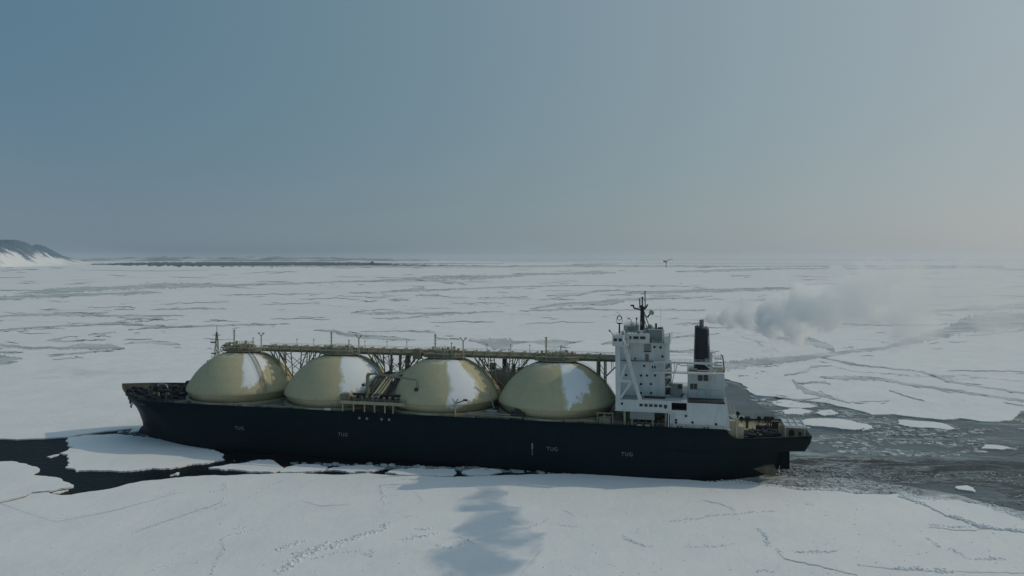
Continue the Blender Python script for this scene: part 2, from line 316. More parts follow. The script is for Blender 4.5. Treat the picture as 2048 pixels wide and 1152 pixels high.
# leads: (x, y, height in px) runs
LEADS = [
 ('y',[(36,587.2,1),(97,581.7,6),(155,579.4,6),(250,575.3,4),(333,571,6),(389,570.5,6),(430,571,4),(486,570.3,1.5),(560,568,1),(700,563,1.5),(802,559.8,3),(871,555,5),(939,554.7,6),(990,553.7,4),(1059,549,2),(1127,547,1.5),(1196,544.8,4),(1233,545.5,1)]),
 ('y',[(-40,598,4),(0,596.7,5),(55,592.8,5),(139,591,4),(222,587.8,2),(278,585,4),(325,585,1)]),
 ('y',[(-40,582,1),(0,581,1.5),(70,580,.8)]), ('d',[(78,619.9,.5),(111,619,1.6),(118,620.5,.8)]),
 ('y',[(-30,633,1),(0,632.8,1),(55,629.4,2.5),(139,628,4),(172,630,3),(222,631.7,1.8),(278,631.4,2),(369,631.4,1.2)]),
 ('y',[(144,626,2.5),(217,625.3,1)]), ('d',[(236,634.4,.8),(264,637.8,1.6),(328,637.2,.8)]), ('d',[(269,643.9,.6),(298,641,1),(326,639,.5)]),
 ('d',[(-30,663,1),(0,661.4,1.2),(28,658,1.8),(125,652,1),(167,651,.8),(194,648.9,.8),(236,647.5,3),(272,649.4,2),(330,651.7,.8)]),
 ('d',[(255.5,660.6,.8),(292,655.8,1.8),(319,653.6,3),(361,653.9,1.6),(417,651.7,1.8),(500,649.4,1.4),(580,648,.8)]),
 ('d',[(175,670,.5),(208,667,2),(232,663.3,.8)]), ('d',[(92,682,.5),(111,679.4,3),(130.5,682.2,1.5),(212,680,.7)]), ('d',[(111,679,1),(130,675,1),(154,673,.6)]),
 ('y',[(-20,690,3),(0,690.5,4),(55,696,2),(133,696,3),(167,692,8),(222,693.3,6),(250,697.5,1)]), ('d',[(-20,704,2),(0,704.5,2),(47,704.5,1)]),
 ('d',[(-60,720,10),(0,717,10),(17,718,7),(45,718.5,1)]), ('d',[(-60,728,5),(0,726.5,4),(22,724.5,3),(36,723,1)]),
 ('d',[(94,710.5,.8),(167,705.8,1.8),(250,697.5,1.2)]), ('y',[(105,719.7,.6),(167,714,1)]), ('y',[(250,679.4,1.8),(305,678,.8)]), ('y',[(258,685.5,.8),(300,683.6,2.4),(333,686.4,5),(361,689,1.6)]),
 ('y',[(300,619,.8),(403,617,2),(455,618,.8)]), ('y',[(333,608.6,.7),(389,605.3,1.2),(455,604.4,.7)]), ('d',[(175,615.5,.8),(255,614,.8)]), ('d',[(228,619.8,.5),(246,619.5,1.2),(270,619.8,.6)]),
 ('d',[(830,561.5,.8),(878,562,1.8),(905,565,4),(929,566.6,.8)]), ('y',[(760,584,.8),(806,581.3,2.4),(871,580,1.5),(939,577,1.2),(1025,573.5,1.2),(1144,571,.8),(1400,572.5,.8)]),
 ('y',[(826,572.8,.8),(850,574,1.2)]), ('y',[(808,580,1.2),(828,577,1.2),(849,575,.6)]), ('d',[(830,591.6,.8),(871,589.9,2.6),(879,590,1)]), ('d',[(778,599.8,.8),(802,599,2.4),(820,599.8,.7)]),
 ('y',[(731,595.7,.8),(772,595.7,1.2)]), ('y',[(729,602.5,1),(755,602.5,1.2)]), ('y',[(955,596,.7),(994,595,1.6),(1055,594,1.6)]),
 ('y',[(1093,591.6,1.6),(1161,589.5,1.4),(1180,584,1),(1196,582,2.4),(1240,580.3,1.6)]),
 ('y',[(1250,586,1.6),(1298,585.4,3),(1349,583,3.4),(1400,581.5,3.6),(1418,581.3,4),(1520,578.6,3.4),(1561,577,3),(1594,577.3,2)]),
 ('y',[(1059,618,.8),(1110,609.4,3),(1178.5,607.7,4),(1230,602.5,7),(1254,599,2.4),(1400,595,1.2),(1425,592.3,1.2)]),
 ('y',[(1038,622,1.4),(1110,619.6,2),(1178,616.9,2.6),(1196,619.6,.9),(1400,620.6,.9),(1413,621,.7)]),
 ('y',[(700,626.5,1.6),(751,625.8,3),(820,627,1.6),(888,626.5,2.4),(1008,623.7,.8)]), ('y',[(775,639.4,.8),(837,633.3,1.6),(905,626.5,.9)]), ('y',[(741,619.6,1.2),(789,620.3,.8)]),
 ('d',[(410,531.5,.5),(700,533,2),(1008,533,2.2),(1144,531.4,2),(1400,532.5,1.8),(1660,532.4,1.4)]), ('y',[(1144,529,1.4),(1213,528,1.4),(1240,528.2,.5)]),
 ('y',[(1684,532.3,1),(1827,532,1),(2011,532.3,1.8)]), ('y',[(1350,543,2),(1452,540.4,2.8),(1571,537,2),(1657,537,1.2)]), ('y',[(1691,537.7,1.2),(1827,536,1),(1882,535.3,1.4),(2011,535.3,1.2)]),
 ('y',[(1462,551.7,1.6),(1503,551.7,.8)]), ('y',[(1694,573.8,1.5),(1779,572,1.5)]), ('y',[(1824,572.8,1),(1895,576,.8)]),
 ('y',[(1653,619,.9),(1735,619,1),(1769,621.5,2),(1827,622.3,4),(1909,619.5,2.4),(1980,617,4),(2048,612.7,7),(2120,610,8)]), ('d',[(1827,624,.8),(1906,630.8,1.6)]),
 ('y',[(1629,646.8,1.6),(1742,650,1.2),(1861,651,1.6),(1895,647.8,2.4)]),
 ('y',[(2160,636,22),(2048,641,20),(1974,645,24),(1929,649,18),(1895,665,13),(1844,676,10),(1793,688.7,5),(1766,697,3),(1708,702,3),(1657,709,5),(1589,717.7,7),(1520,724,9),(1449,732,11),(1380,736,12)]),
 ('y',[(1551,677.5,2.5),(1616,680,8),(1640,687,9),(1667,697,7),(1670,704,4)]), ('d',[(1640,714,1.6),(1691,726,1.8),(1742,733,1),(1844,743,.9),(1895,762,2),(1980,775.6,1.3),(2048,786,1.4),(2120,800,1)]),
 ('y',[(1568,751.8,2.4),(1616,741.5,2.6),(1623,734,2.6),(1664,731,.9)]), ('y',[(1640,755,3.4),(1691,755,5),(1759,757,3),(1810,767,2.6),(1861,774,2.6),(1960,789,2),(2048,801,2.4),(2120,812,2)]),
 ('y',[(1585,758.6,5),(1595,770.5,7),(1609,780,6),(1648,792.7,3),(1701,806,1.6)]), ('y',[(1588,767,3),(1650,764,2.5),(1662,769,2)]), ('y',[(1550,793,2),(1600,800,2),(1642,795.7,1.5)]),
 ('y',[(1778,781,1.6),(1817,794,1.6),(1850,801.6,.8)]), ('y',[(1895,741.5,.9),(1940,741.5,1.5),(2048,743,.9)]), ('y',[(1700,804,.7),(1780,802,.9)]), ('y',[(2008,805,1.2),(2048,812,1.4)]),
 ('d',[(628,660,1.6),(668,662,3),(686,668,4),(729,672.7,5),(786,678,4),(831,680,.8)]), ('d',[(720,664,.7),(800,662,1),(870,664,1),(874,676.6,2),(919,679,2)]),
 ('d',[(937,680.5,2),(969,684,7),(998,688,14),(1021,689,14),(1027,684,3),(1066,684,1.4),(1111,687,10),(1133,686,6),(1152,684,1.6)]), ('d',[(1203,688,1.6),(1221,685,4),(1240,683,2)]),
 ('y',[(1333,677,1.2),(1388,670,2.2),(1440,668,1)]), ('y',[(1333,703,2.4),(1388,703,4),(1440,702,1)]), ('y',[(1413,655,1),(1470,656,.8)]),
 ('y',[(1512,660,1),(1525,655,4),(1532,655,1)]), ('y',[(1350,648,.7),(1380,646,1.2),(1480,643,.7)]), ('d',[(2048,661,.6),(1980,668,.6),(1930,672,.4)]),
 ('y',[(600,598,.6),(680,597,1.2),(720,599,.6)]), ('y',[(520,609,.6),(600,607,1.1),(640,607,.5)]), ('y',[(900,608,.5),(960,606,1),(1010,607,.5)]),
 ('y',[(470,590,.5),(560,588,1.2),(650,588,.5)]), ('d',[(540,638,.6),(600,637,1.3),(660,640,.6)]), ('d',[(860,646,.6),(930,643,1.3),(990,645,.6)]),
 ('y',[(1050,648,.6),(1130,644,1.3),(1190,645,.5)]), ('y',[(1480,600,.6),(1600,596,1),(1700,597,.5)]), ('y',[(1700,560,.5),(1850,557,1.1),(1990,559,.5)]),
 ('y',[(1560,590,.4),(1700,586,1),(1830,587,.4)]), ('y',[(1860,595,.5),(1960,592,1.1),(2060,593,.5)]),
 # far open water along the horizon
 ('w',[(160,529,1),(230,528.4,4),(330,527.8,8),(480,527.6,11),(640,527.6,11),(730,529,7),(800,530.6,4),(1000,532,1.5)]), ('w',[(520,525,.4),(700,526.2,1.6),(900,527,.9),(1010,527,.4)]),
 ('y',[(900,523.4,.3),(1050,523.2,.8),(1206,522.8,.3)]), ('y',[(1000,525.6,.4),(1300,525.4,.7),(1700,525.2,.3)]), ('y',[(1250,527.6,.4),(1500,527.8,.9),(1700,528.2,.5)]),
 ('y',[(40,538.5,.4),(68,539,1.8),(78,539,.5)]), ('y',[(98,535.6,.4),(115,536,1.6),(130,536,.4)]), ('y',[(0,556,1),(50,554.7,.7)]), ('y',[(150,540,.4),(300,542,.8),(420,541,.4)]),
]
rng = random.Random(3)
LEADS += [('h', q) for q in ([(1242,1073.6,.5),(1266,1085.6,.9),(1295,1095,.4)], [(1406,998.7,.5),(1447,1010,.8),(1471,1024,.5)], [(1120,1018,.4),(1140,1026,.6),(1150,1033,.3)], [(1715,1130,.5),(1800,1139,.9),(1900,1143,.6),(2060,1146,.8)],
  [(1795,992,1.2),(1850,1010,2),(1893,1030,2.2),(1960,1054,2.4),(2060,1066,2)], [(915,1072,.5),(942,1083,.8),(950,1090,.3)], [(0,1007,.5),(110,1044,.3),(230,1021,.5),(360,984,.3)], [(270,1064,.3),(446,1004,.7),(449,990,.3)], [(1858,1054,.6),(1930,1061,1.),(1990,1056,.5)],
  [(600,1000,.3),(640,1012,.6),(700,1009,.3)], [(1040,1150,.4),(1075,1110,.7),(1090,1095,.3)], [(1545,1155,.5),(1560,1128,.7),(1553,1100,.4)], [(1555,1103,.8),(1571,1118,1.4),(1637,1132,1.3),(1716,1151,1.)], [(830,985,.4),(845,1000,.7),(838,1012,.3)])]
for _ in range(150):                                   # short faint cracks between the traced ones
    y = 536+ (rng.random()**1.3)*170; x = rng.uniform(-60, 2100)
    if y > 640 and 440 < x < 1220: continue
    L = rng.uniform(15, 90)*(1 if y < 600 else .8); a = rng.uniform(-.05, .04)
    run = [(x, y, .3), (x+L*.3, y+L*a*.5+rng.uniform(-1, 1), rng.uniform(.5, 1.3)), (x+L*.65, y+L*a+rng.uniform(-1.2, 1.2), rng.uniform(.4, 1.1)), (x+L, y+L*a, .3)]
    LEADS.append(('y' if rng.random() < .7 else 'd', run))
for (k, run) in list(LEADS[:80]):                          # slivers and side cracks along the traced ones
    if k == 'w': continue
    for (x0, y0, w0), (x1, y1, w1) in zip(run, run[1:]):
        ln = abs(x1-x0)
        for _ in range(int(ln/70)+(1 if rng.random() < (ln % 70)/70 else 0)):
            t = rng.random(); x = x0+(x1-x0)*t; y = y0+(y1-y0)*t; wd = w0+(w1-w0)*t; dv = y-HORIZON
            if dv < 12: continue
            off = rng.gauss(0, 1)*(wd*.6+min(3.0, dv*.03)); L = rng.uniform(6, 34); sl = (y1-y0)/(ln+1e-3)*(1 if x1 > x0 else -1)+rng.uniform(-.07, .07)
            LEADS.append((k if rng.random() < .8 else 'y', [(x-L/2, y+off-sl*L/2, .2), (x-L*.1, y+off, rng.uniform(.3, 1.3)+wd*.08), (x+L*.2, y+off+sl*L*.2, rng.uniform(.3, 1.)), (x+L/2, y+off+sl*L/2, .2)]))
M_HAIR = mat('blue_grey_crack', (.40, .47, .52), .7)
M_FRINGE = mat('thin_new_ice', (.48, .53, .55), .6); n = NT(M_FRINGE); v = n.coord()
n.link(n.ramp(n.noise(v, .02, 8, .7), [(.38, (.32, .37, .39)), (.6, (.66, .70, .72))]), n.p.inputs['Base Color'])
for k, run in [q for q in LEADS[:80] if q[0] in 'yd']:
    if max(q[2] for q in run) > 1.5: LEADS.append(('f', [(x, y+.2, w_*1.55+.7 if 0 < i < len(run)-1 else .2) for i, (x, y, w_) in enumerate(run)]))
mats = {'y': M_YOUNG, 'd': M_LEAD, 'w': M_OPEN, 'f': M_FRINGE, 'h': M_HAIR}; runs = {k: bmesh.new() for k in mats}
for q, (k, run) in enumerate(LEADS):
    bm = runs[k]; rr = random.Random(500+q); dense = []
    for i in range(len(run)-1):
        (x0, y0, w0), (x1, y1, w1) = run[i], run[i+1]; nn = max(2, int(max(abs(x1-x0)/1.6, abs(y1-y0)/.8)))
        for j in range(nn): t = j/nn; dense.append((x0+(x1-x0)*t, y0+(y1-y0)*t, w0+(w1-w0)*t))
    dense.append(run[-1]); last = None
    # outline in ground coordinates; widths and wander follow the distance
    for i, (x, y, wd) in enumerate(dense):
        nz = noise.noise(Vector((x*.045, q*7.3, 0))); n2 = noise.noise(Vector((x*.17, q*3.1, 5))); n3 = noise.noise(Vector((x*.13, q*9.7, 9)))
        dv = (y-HORIZON); jg = noise.cell(Vector((x*.11+nz*2, q*5.1, 1)))-.5; j2 = noise.noise(Vector((x*.55, q*2.3, 4))); yy = y+nz*min(1.8, dv*.022)+n2*min(1.0, dv*.014)+jg*min(.5, dv*.006)+j2*min(.2, dv*.0035)
        j3 = noise.noise(Vector((x*.4, q*6.3, 11))); j4 = noise.noise(Vector((x*.37, q*8.3, 17))); wu = max(.10, wd*.5*(1+.7*n2+.35*j3)); wl = max(.10, wd*.5*(1+.7*n3+.35*j4))
        if i in (0, len(dense)-1): wu = wl = .05
        wu = min(wu, dv*.45)
        pa = bm.verts.new(G(x, max(HORIZON+1.6, yy-wu), ZI+(.03 if k == 'f' else .10)+q*.0002)); pb = bm.verts.new(G(x, max(HORIZON+1.7, yy+wl), ZI+(.03 if k == 'f' else .10)+q*.0002))
        if last: bm.faces.new((last[1], pb, pa, last[0]))
        last = (pa, pb)
for k, bm in runs.items():
    bmesh.ops.recalc_face_normals(bm, faces=bm.faces)
    for f in bm.faces:
        f.normal_update()
        if f.normal.z < 0: f.normal_flip()
    nm = {'y': 'refrozen_lead', 'd': 'crack_water', 'w': 'open_water', 'f': 'thin_ice_fringe', 'h': 'hairline_crack'}[k]
    tag(obj(nm, bm, mats[k]), {'y': 'grey refrozen leads crossing the ice field', 'd': 'dark narrow cracks in the ice field', 'w': 'dark strip of open water near the horizon', 'f': 'pale thin ice along the rims of the leads', 'h': 'hairline cracks in the foreground ice sheet'}[k], kind='structure')

# rubble along the pressure ridges, and loose brash in the channel
def chunks(name, spots, m, label, seed):
    rr = random.Random(seed); vs = []; fs = []
    for (x, y, z, s, fl) in spots:
        b = len(vs); k = rr.choice((5, 6, 6, 7)); a0 = rr.uniform(0, 6.28); tx, ty = rr.uniform(-.35, .35), rr.uniform(-.35, .35)
        top = []
        for i in range(k):
            a = a0+i*6.283/k; r = s*rr.uniform(.65, 1.15); X, Y = math.cos(a)*r*1.25, math.sin(a)*r
            vs.append((x+X*1.12, y+Y*1.12, z-.15)); top.append((x+X*.85, y+Y*.85, z+s*fl*rr.uniform(.75, 1.2)+(X*tx+Y*ty)*min(1, fl*1.5)))
        vs.extend(top)
        for i in range(k): j = (i+1) % k; fs.append((b+i, b+j, b+k+j, b+k+i))
        fs.append(tuple(b+k+i for i in range(k)))
    me = bpy.data.meshes.new(name); me.from_pydata(vs, [], fs); me.update()
    return tag(obj(name, me, m), label, kind='stuff')
RIDGES = [(.35,[(110,1044),(187,1029),(226,1021.5),(358,984)]),(.35,[(255,1069),(307,1054.5),(446,1003),(449,996)]),(.4,[(431,1022),(462,1009)]),(.55,[(273,1098),(250,1109),(249,1119),(294,1128)]),
 (.4,[(107,1127),(145,1112)]),(.4,[(368,1114),(405,1091)]),(.5,[(439,1087),(449,1103),(433,1132),(426,1151)]),(.6,[(439,1087),(468,1071),(504,1064),(507,1054.5),(465,1061)]),(.6,[(442,1054),(452,1045)]),
 (.5,[(420,987),(452,983),(449,970.5)]),(.5,[(513,990),(546,974),(565,964)]),(1.,[(560,1105),(600,1089),(644,1075),(713,1056.5),(743.5,1053)]),(1.2,[(560,1150),(600,1120),(620,1106),(668,1092),(713,1079),(767,1061.6),(771,1051)]),
 (.6,[(620,1123),(682,1111),(720,1106),(747,1114.6),(745,1100)]),(.8,[(822,1034),(803,1051),(846,1063),(870,1056.5),(863,1044.5)]),(.8,[(801.6,1085.5),(839,1077),(870,1072)]),(.4,[(774,1096),(790,1095)]),(.5,[(873,1097.5),(904,1099)]),
 (.5,[(1112,1051),(1133,1055),(1164,1058)]),(.35,[(1242.5,1073.6),(1266,1085.6),(1300,1097.5),(1400,1100),(1431,1098),(1473,1093.6)]),(.4,[(1406,998.7),(1447,1010),(1471,1024)]),
 (.55,[(1340,1046),(1400,1041),(1425,1036.6),(1463,1035),(1511,1027),(1552,1024)]),(.5,[(1574,1014.5),(1600,1010),(1628,1014.5)]),(.6,[(1514,1060),(1530,1073),(1536,1095)]),(.5,[(1488.6,1047.7),(1526.6,1044)]),
 (1.1,[(1555,1103),(1571,1117),(1602,1127),(1637,1131.6),(1685,1141),(1716,1150.6)]),(.7,[(1590,1106),(1634,1110),(1681,1106),(1700,1108)]),(.8,[(1716,1133),(1745,1139.5),(1780,1139.5),(1843,1141),(1906,1147)]),
 (1.3,[(1795,989),(1843,1010),(1874,1016),(1890,1030),(1922,1041),(1954,1052),(1985,1060),(2060,1066)]),(.7,[(1859,1054),(1906,1060),(1985,1057)]),(.5,[(1909,1104.7),(1935,1122),(2011,1123.7)]),(.45,[(1852,1079),(1875,1095)]),
 (.9,[(1420,968),(1480,966),(1520,971),(1602,981),(1672,983),(1716,989),(1795,989)]),(1.0,[(1795,989),(1850,1001),(1919,1003),(1970,1013),(2048,1040)]),(.6,[(1500,1150),(1530,1144),(1545,1150)]),
 (.35,[(775,996),(830,990),(860,993)]),(.4,[(760,972),(768,1010),(790,1008)]),(.5,[(919,1098),(940,1080)]),(.35,[(1060,1060),(1100,1040)]),(.3,[(20,1150),(60,1148)]),(.35,[(290,1150),(340,1135),(400,1130)])]
rr = random.Random(77); spots = []
for wt, line in RIDGES:
    P = [G(x, y) for x, y in line]; q = rr.uniform(0, 99)
    for a, b in zip(P, P[1:]):
        L = (b-a).length; k = max(1, int(L*(4.0+7*wt)))
        for i in range(k):
            p = a.lerp(b, rr.random()); g = noise.noise(Vector((p.x*.06, p.y*.06, q)))
            if g < -.12: continue
            sd = (.12+.42*wt)*(1+g); dx, dy = rr.gauss(0, sd), rr.gauss(0, sd)
            wob = noise.noise(Vector((p.x*.11, p.y*.11, q+9)))*1.6+noise.noise(Vector((p.x*.5, p.y*.5, q+3)))*.5
            spots.append((p.x+dx, p.y+dy+wob, ZI, (.07+.13*wt)*rr.choice((.6, .8, 1, 1, 1.3, 1.9))*(1+.5*g), rr.uniform(.35, .85)))
for _ in range(420):                                    # lone lumps on the foreground sheet
    p = G(rr.uniform(-60, 2110), rr.uniform(975, 1165)); spots.append((p.x, p.y, ZI, rr.uniform(.08, .26), .6))
chunks('ice_rubble', spots, M_SNOW, 'jagged lines of ice rubble on the foreground sheet', 5)
spots = []
def scatter(poly, n, smin, smax, z, fl, pw=2.2, clus=.0):
    xs = [p[0] for p in poly]; ys = [p[1] for p in poly]; c = 0
    while c < n:
        x, y = rr.uniform(min(xs), max(xs)), rr.uniform(min(ys), max(ys)); inside = False; c += 1
        for i in range(len(poly)):
            (x1, y1), (x2, y2) = poly[i], poly[i-1]
            if (y1 > y) != (y2 > y) and x < (x2-x1)*(y-y1)/(y2-y1)+x1: inside = not inside
        if not inside: continue
        p = G(x, y)
        if noise.noise(Vector((p.x*.03, p.y*.07, 3))) < clus: continue
        spots.append((p.x, p.y, z, smin+(smax-smin)*rr.random()**pw, fl*rr.uniform(.6, 1.3)))
scatter([(1560,800),(1700,815),(1800,830),(1960,842),(2048,835),(2048,900),(1850,915),(1640,910),(1618,870),(1560,840)], 5200, .2, 1.7, .05, .14, 3.5, -.05)
scatter([(1500,800),(1560,795),(1710,818),(1700,835),(1600,835),(1540,822)], 1500, .3, 2.4, .05, .16, 3, -.1)
scatter([(1400,958),(1500,965),(1620,950),(1760,965),(1900,985),(2048,1020),(2048,1040),(1930,1002),(1790,990),(1620,982),(1500,972)], 6000, .10, .6, .25, .35, 3, -.1)
scatter([(1600,930),(1700,920),(1900,930),(2048,945),(2048,1010),(1850,975),(1650,955),(1560,950)], 5000, .10, .55, .12, .2, 3, .08)
for _ in range(900):
    a, q = rr.random(), rr.gauss(0, 1); w0 = S2W(97+a*42, -2+q*(3+a*7)); spots.append((w0.x, w0.y, rr.random()*1.3*(1-a)*math.exp(-q*q*.5), rr.uniform(.12, .5), .4))
scatter([(1500,765),(1640,700),(1800,680),(1900,650),(1900,664),(1800,692),(1660,713),(1520,728),(1450,738)], 1500, .5, 2.5, .6, .12, 3, 0)
scatter([(590,935),(760,940),(1000,946),(1300,952),(1400,954),(1400,949),(1000,938),(700,932)], 2500, .15, 1.0, .05, .35, 3, -.1)
scatter([(560,926),(760,937),(1000,944),(1300,951),(1480,958),(1480,953),(1300,945),(1000,938),(760,931)], 2600, .2, 1.5, .08, .4, 2.4, -.35)
scatter([(230,858),(300,862),(420,900),(480,925),(430,915),(330,885),(250,872)], 900, .2, 1.6, .02, .2, 3, -.1)
chunks('brash_ice', spots, M_CHUNK, 'small broken ice pieces floating in the channel and beside the hull', 6)

# ---------------------------------------------------------------- far land
def land(name, prof, y_base, depth, m, label, seed, bumpy=.12):
    """prof: (px, crest height in px above horizon); a ridge of real depth whose foot stands on the ice"""
    bm = bmesh.new(); rows = []; NX, NR = 150, 26; x0, x1 = prof[0][0], prof[-1][0]
    for i in range(NX+1):
        px = x0+(x1-x0)*i/NX
        for (a, ha), (b, hb) in zip(prof, prof[1:]):
            if a <= px <= b: hp = ha+(hb-ha)*(px-a)/(b-a)
        col = []
        for j in range(NR+1):
            t = j/NR; Y = y_base(px)+depth*t; X = (px-1024)/F_PX*Y
            crest = max(0, CAM_H+hp/F_PX*(y_base(px)+depth*.6))
            sh = math.sin(min(1, t/.6)*math.pi/2)**1.25 if t < .6 else math.cos((t-.6)/.4*math.pi/2)**.8
            nz = noise.fractal(Vector((X*.0016, Y*.0016, seed)), 1., 2., 6)
            z = crest*sh*(1+bumpy*nz*1.6)+nz*crest*.10*sh
            col.append(bm.verts.new((X, Y, max(-1, z-1.5*(t == 0)))))
        rows.append(col)
    for i in range(NX):
        for j in range(NR): bm.faces.new((rows[i][j], rows[i+1][j], rows[i+1][j+1], rows[i][j+1]))
    bmesh.ops.recalc_face_normals(bm, faces=bm.faces)
    return tag(obj(name, bm, m, smooth=True), label, kind='structure')
m = M_HILL = mat('wooded_hillside', (.06, .08, .09), .9, spec=.1); n = NT(m); v = n.coord()
geo = n.new('ShaderNodeNewGeometry'); sp = n.new('ShaderNodeSeparateXYZ'); n.link(geo.outputs['Position'], sp.inputs[0])
nz = n.noise(v, .0022, 8, .66, .6); n2 = n.noise(v, .008, 6, .7)
h = n.math('DIVIDE', sp.outputs[2], 250.)
xr = n.math('MULTIPLY_ADD', sp.outputs[0], 1/2600., 6200/2600.)     # farther towards the cape: more snow
k1 = n.math('SUBTRACT', n.math('ADD', nz, n.math('MULTIPLY', xr, .20)), n.math('MULTIPLY', h, .34))
sn = n.ramp(n.math('ADD', n.math('MULTIPLY', n2, .25), k1), [(.43, 0.), (.55, 1.)])
n.link(n.mix(sn, (.085, .155, .225), (.76, .79, .82)), n.p.inputs['Base Color'])
land('hill', [(-260, 6), (-120, 24), (-40, 33), (0, 34), (30, 35), (52, 33), (70, 28), (95, 20), (115, 11), (135, 4), (152, 0), (170, -4), (182, -6)],
     lambda px: 7600+max(0, px)*20, 3400, M_HILL, 'snowy wooded headland on the left horizon', 3)
m = M_FARL = mat('distant_hills', (.16, .19, .22), .9, spec=.1); n = NT(m); v = n.coord()
n.link(n.ramp(n.noise(v, .0006, 6), [(.45, (.10, .13, .16)), (.6, (.6, .63, .66))]), n.p.inputs['Base Color'])
land('distant_hills', [(100, -1), (200, 2.0), (330, 3.6), (430, 2.6), (520, 4.2), (640, 3.0), (760, 1.2), (860, -1)],
     lambda px: 34000, 5000, M_FARL, 'faint low land far away on the horizon', 8, .3)

# ---------------------------------------------------------------- haze
HAZE = 2.1e-5
bm = bmesh.new(); bmesh.ops.create_cube(bm, size=1)
for v in bm.verts: v.co = Vector((v.co.x*100000, 27000+v.co.y*68000, 175+v.co.z*357))
mh = bpy.data.materials.new('haze'); mh.use_nodes = True; t = mh.node_tree; t.nodes.clear()
o_ = t.nodes.new('ShaderNodeOutputMaterial'); pv = t.nodes.new('ShaderNodeVolumePrincipled')
pv.inputs['Color'].default_value = (.82, .88, .93, 1); pv.inputs['Density'].default_value = HAZE; pv.inputs['Anisotropy'].default_value = .35
t.links.new(pv.outputs[0], o_.inputs['Volume'])
tag(obj('haze', bm, mh), 'thin cold haze over the frozen bay', kind='stuff')

# ---------------------------------------------------------------- smoke from the funnel
SMX = 111.0
def smoke():
    a, b = Vector((73.5, 291, 55.8)), Vector((103, 128, 74)); L = (b-a).length
    bm = bmesh.new(); rings = []; NR_, NS = 26, 20
    def rad(t): return (1.2+5.8*min(1, t/.42)**.58+5*max(0, t-.42))*1.55
    for i in range(NR_+1):
        t = i/NR_; ring = []
        for j in range(NS):
            an = j/NS*6.2832; r = rad(t); ring.append(bm.verts.new((t*L-2*(i == 0), math.cos(an)*r, math.sin(an)*r)))
        rings.append(ring)
    for i in range(NR_):
        for j in range(NS): bm.faces.new((rings[i][j], rings[i][(j+1) % NS], rings[i+1][(j+1) % NS], rings[i+1][j]))
    bm.faces.new(rings[0]); bm.faces.new(rings[-1]); bmesh.ops.recalc_face_normals(bm, faces=bm.faces)
    m = bpy.data.materials.new('funnel_smoke'); m.use_nodes = True; m.node_tree.nodes.clear(); n = NT(m)
    o_ = n.new('ShaderNodeOutputMaterial'); pv = n.new('ShaderNodeVolumePrincipled'); n.link(pv.outputs[0], o_.inputs['Volume'])
    pv.inputs['Color'].default_value = (.965, .98, .99, 1); pv.inputs['Anisotropy'].default_value = .25
    c = n.new('ShaderNodeTexCoord'); sp = n.new('ShaderNodeSeparateXYZ'); n.link(c.outputs['Object'], sp.inputs[0])
    x, y, z = sp.outputs
    t = n.math('DIVIDE', x, L)
    rr_ = n.math('POWER', n.math('MINIMUM', n.math('DIVIDE', n.math('MAXIMUM', t, 0), .42), 1.), .58)
    rad_ = n.math('ADD', n.math('MULTIPLY_ADD', rr_, 5.8, 1.2), n.math('MULTIPLY', n.math('MAXIMUM', n.math('SUBTRACT', t, .42), 0), 5))
    rho = n.math('SQRT', n.math('ADD', n.math('MULTIPLY', y, y), n.math('MULTIPLY', z, z)))
    rel = n.math('DIVIDE', rho, rad_)
    mp = n.new('ShaderNodeMapping'); mp.name = 'puff'; mp.inputs['Scale'].default_value = (.8, 1, 1); mp.inputs['Location'].default_value = (SMX, SMX*.3, 0); n.link(c.outputs['Object'], mp.inputs['Vector'])
    nz = n.noise(mp.outputs[0], .105, 3.5, .55, .8)
    amp = n.math('MULTIPLY_ADD', n.math('MINIMUM', n.math('MULTIPLY', t, 3.4), 1.), 3.3, 1.2)
    e = n.math('SUBTRACT', n.math('ADD', n.math('MULTIPLY', n.math('SUBTRACT', nz, .5), amp), .86), rel)           # > 0 inside the billows
    d = n.math('MULTIPLY', e, 4., clamp=True)
    fade = n.ramp(t, [(0, 1.), (.14, .46), (.40, .40), (.50, .13), (.70, .045), (1, 0.)])
    n.link(n.math('MULTIPLY', n.math('MULTIPLY', d, fade), 2.1), pv.inputs['Density'])
    o = obj('smoke', bm, m)
    o.location = a; o.rotation_euler = (b-a).to_track_quat('X', 'Z').to_euler()
    tag(o, 'grey exhaust smoke drifting from the black funnel', kind='stuff')
smoke()
# ================================================================ the tanker
# own axes: x runs aft, y away from the camera (port side is -y), z up from the waterline
def worn(name, col, rough, dirt=(.1, .09, .07), amt=.35, scale=.35, streak=True, spec=.4):
    m = mat(name, col, rough, spec=spec); n = NT(m); v = n.coord(scale=(1, 1, .25) if streak else (1, 1, 1))
    a = n.noise(v, scale, 7, .65); b = n.noise(n.coord(), scale*.15, 4, .6)
    f = n.math('MULTIPLY', n.ramp(a, [(.45, 0.), (.75, 1.)]), amt)
    c = n.mix(f, col, dirt); c2 = tuple(x*.82 for x in col)
    c = n.mix(n.math('MULTIPLY', n.ramp(b, [(.4, 0.), (.65, 1.)]), .5), c, c2)
    n.link(c, n.p.inputs['Base Color']); n.link(n.bump(a, .15, .08), n.p.inputs['Normal'])
    return m
M_TAN = worn('ivory_pipe_paint', (.37, .35, .255), .6, (.10, .09, .06), .55, .6)
M_TAND = worn('dull_ochre_paint', (.22, .215, .15), .65, (.06, .055, .04), .6, .5)
M_WHITE = worn('white_ship_paint', (.54, .59, .60), .5, (.30, .30, .27), .45, .5)
M_GREYP = worn('grey_ship_paint', (.22, .26, .27), .6, (.10, .10, .09), .4, .5)
M_BLACK = worn('black_funnel_paint', (.012, .018, .024), .5, (.05, .05, .05), .35, .4)
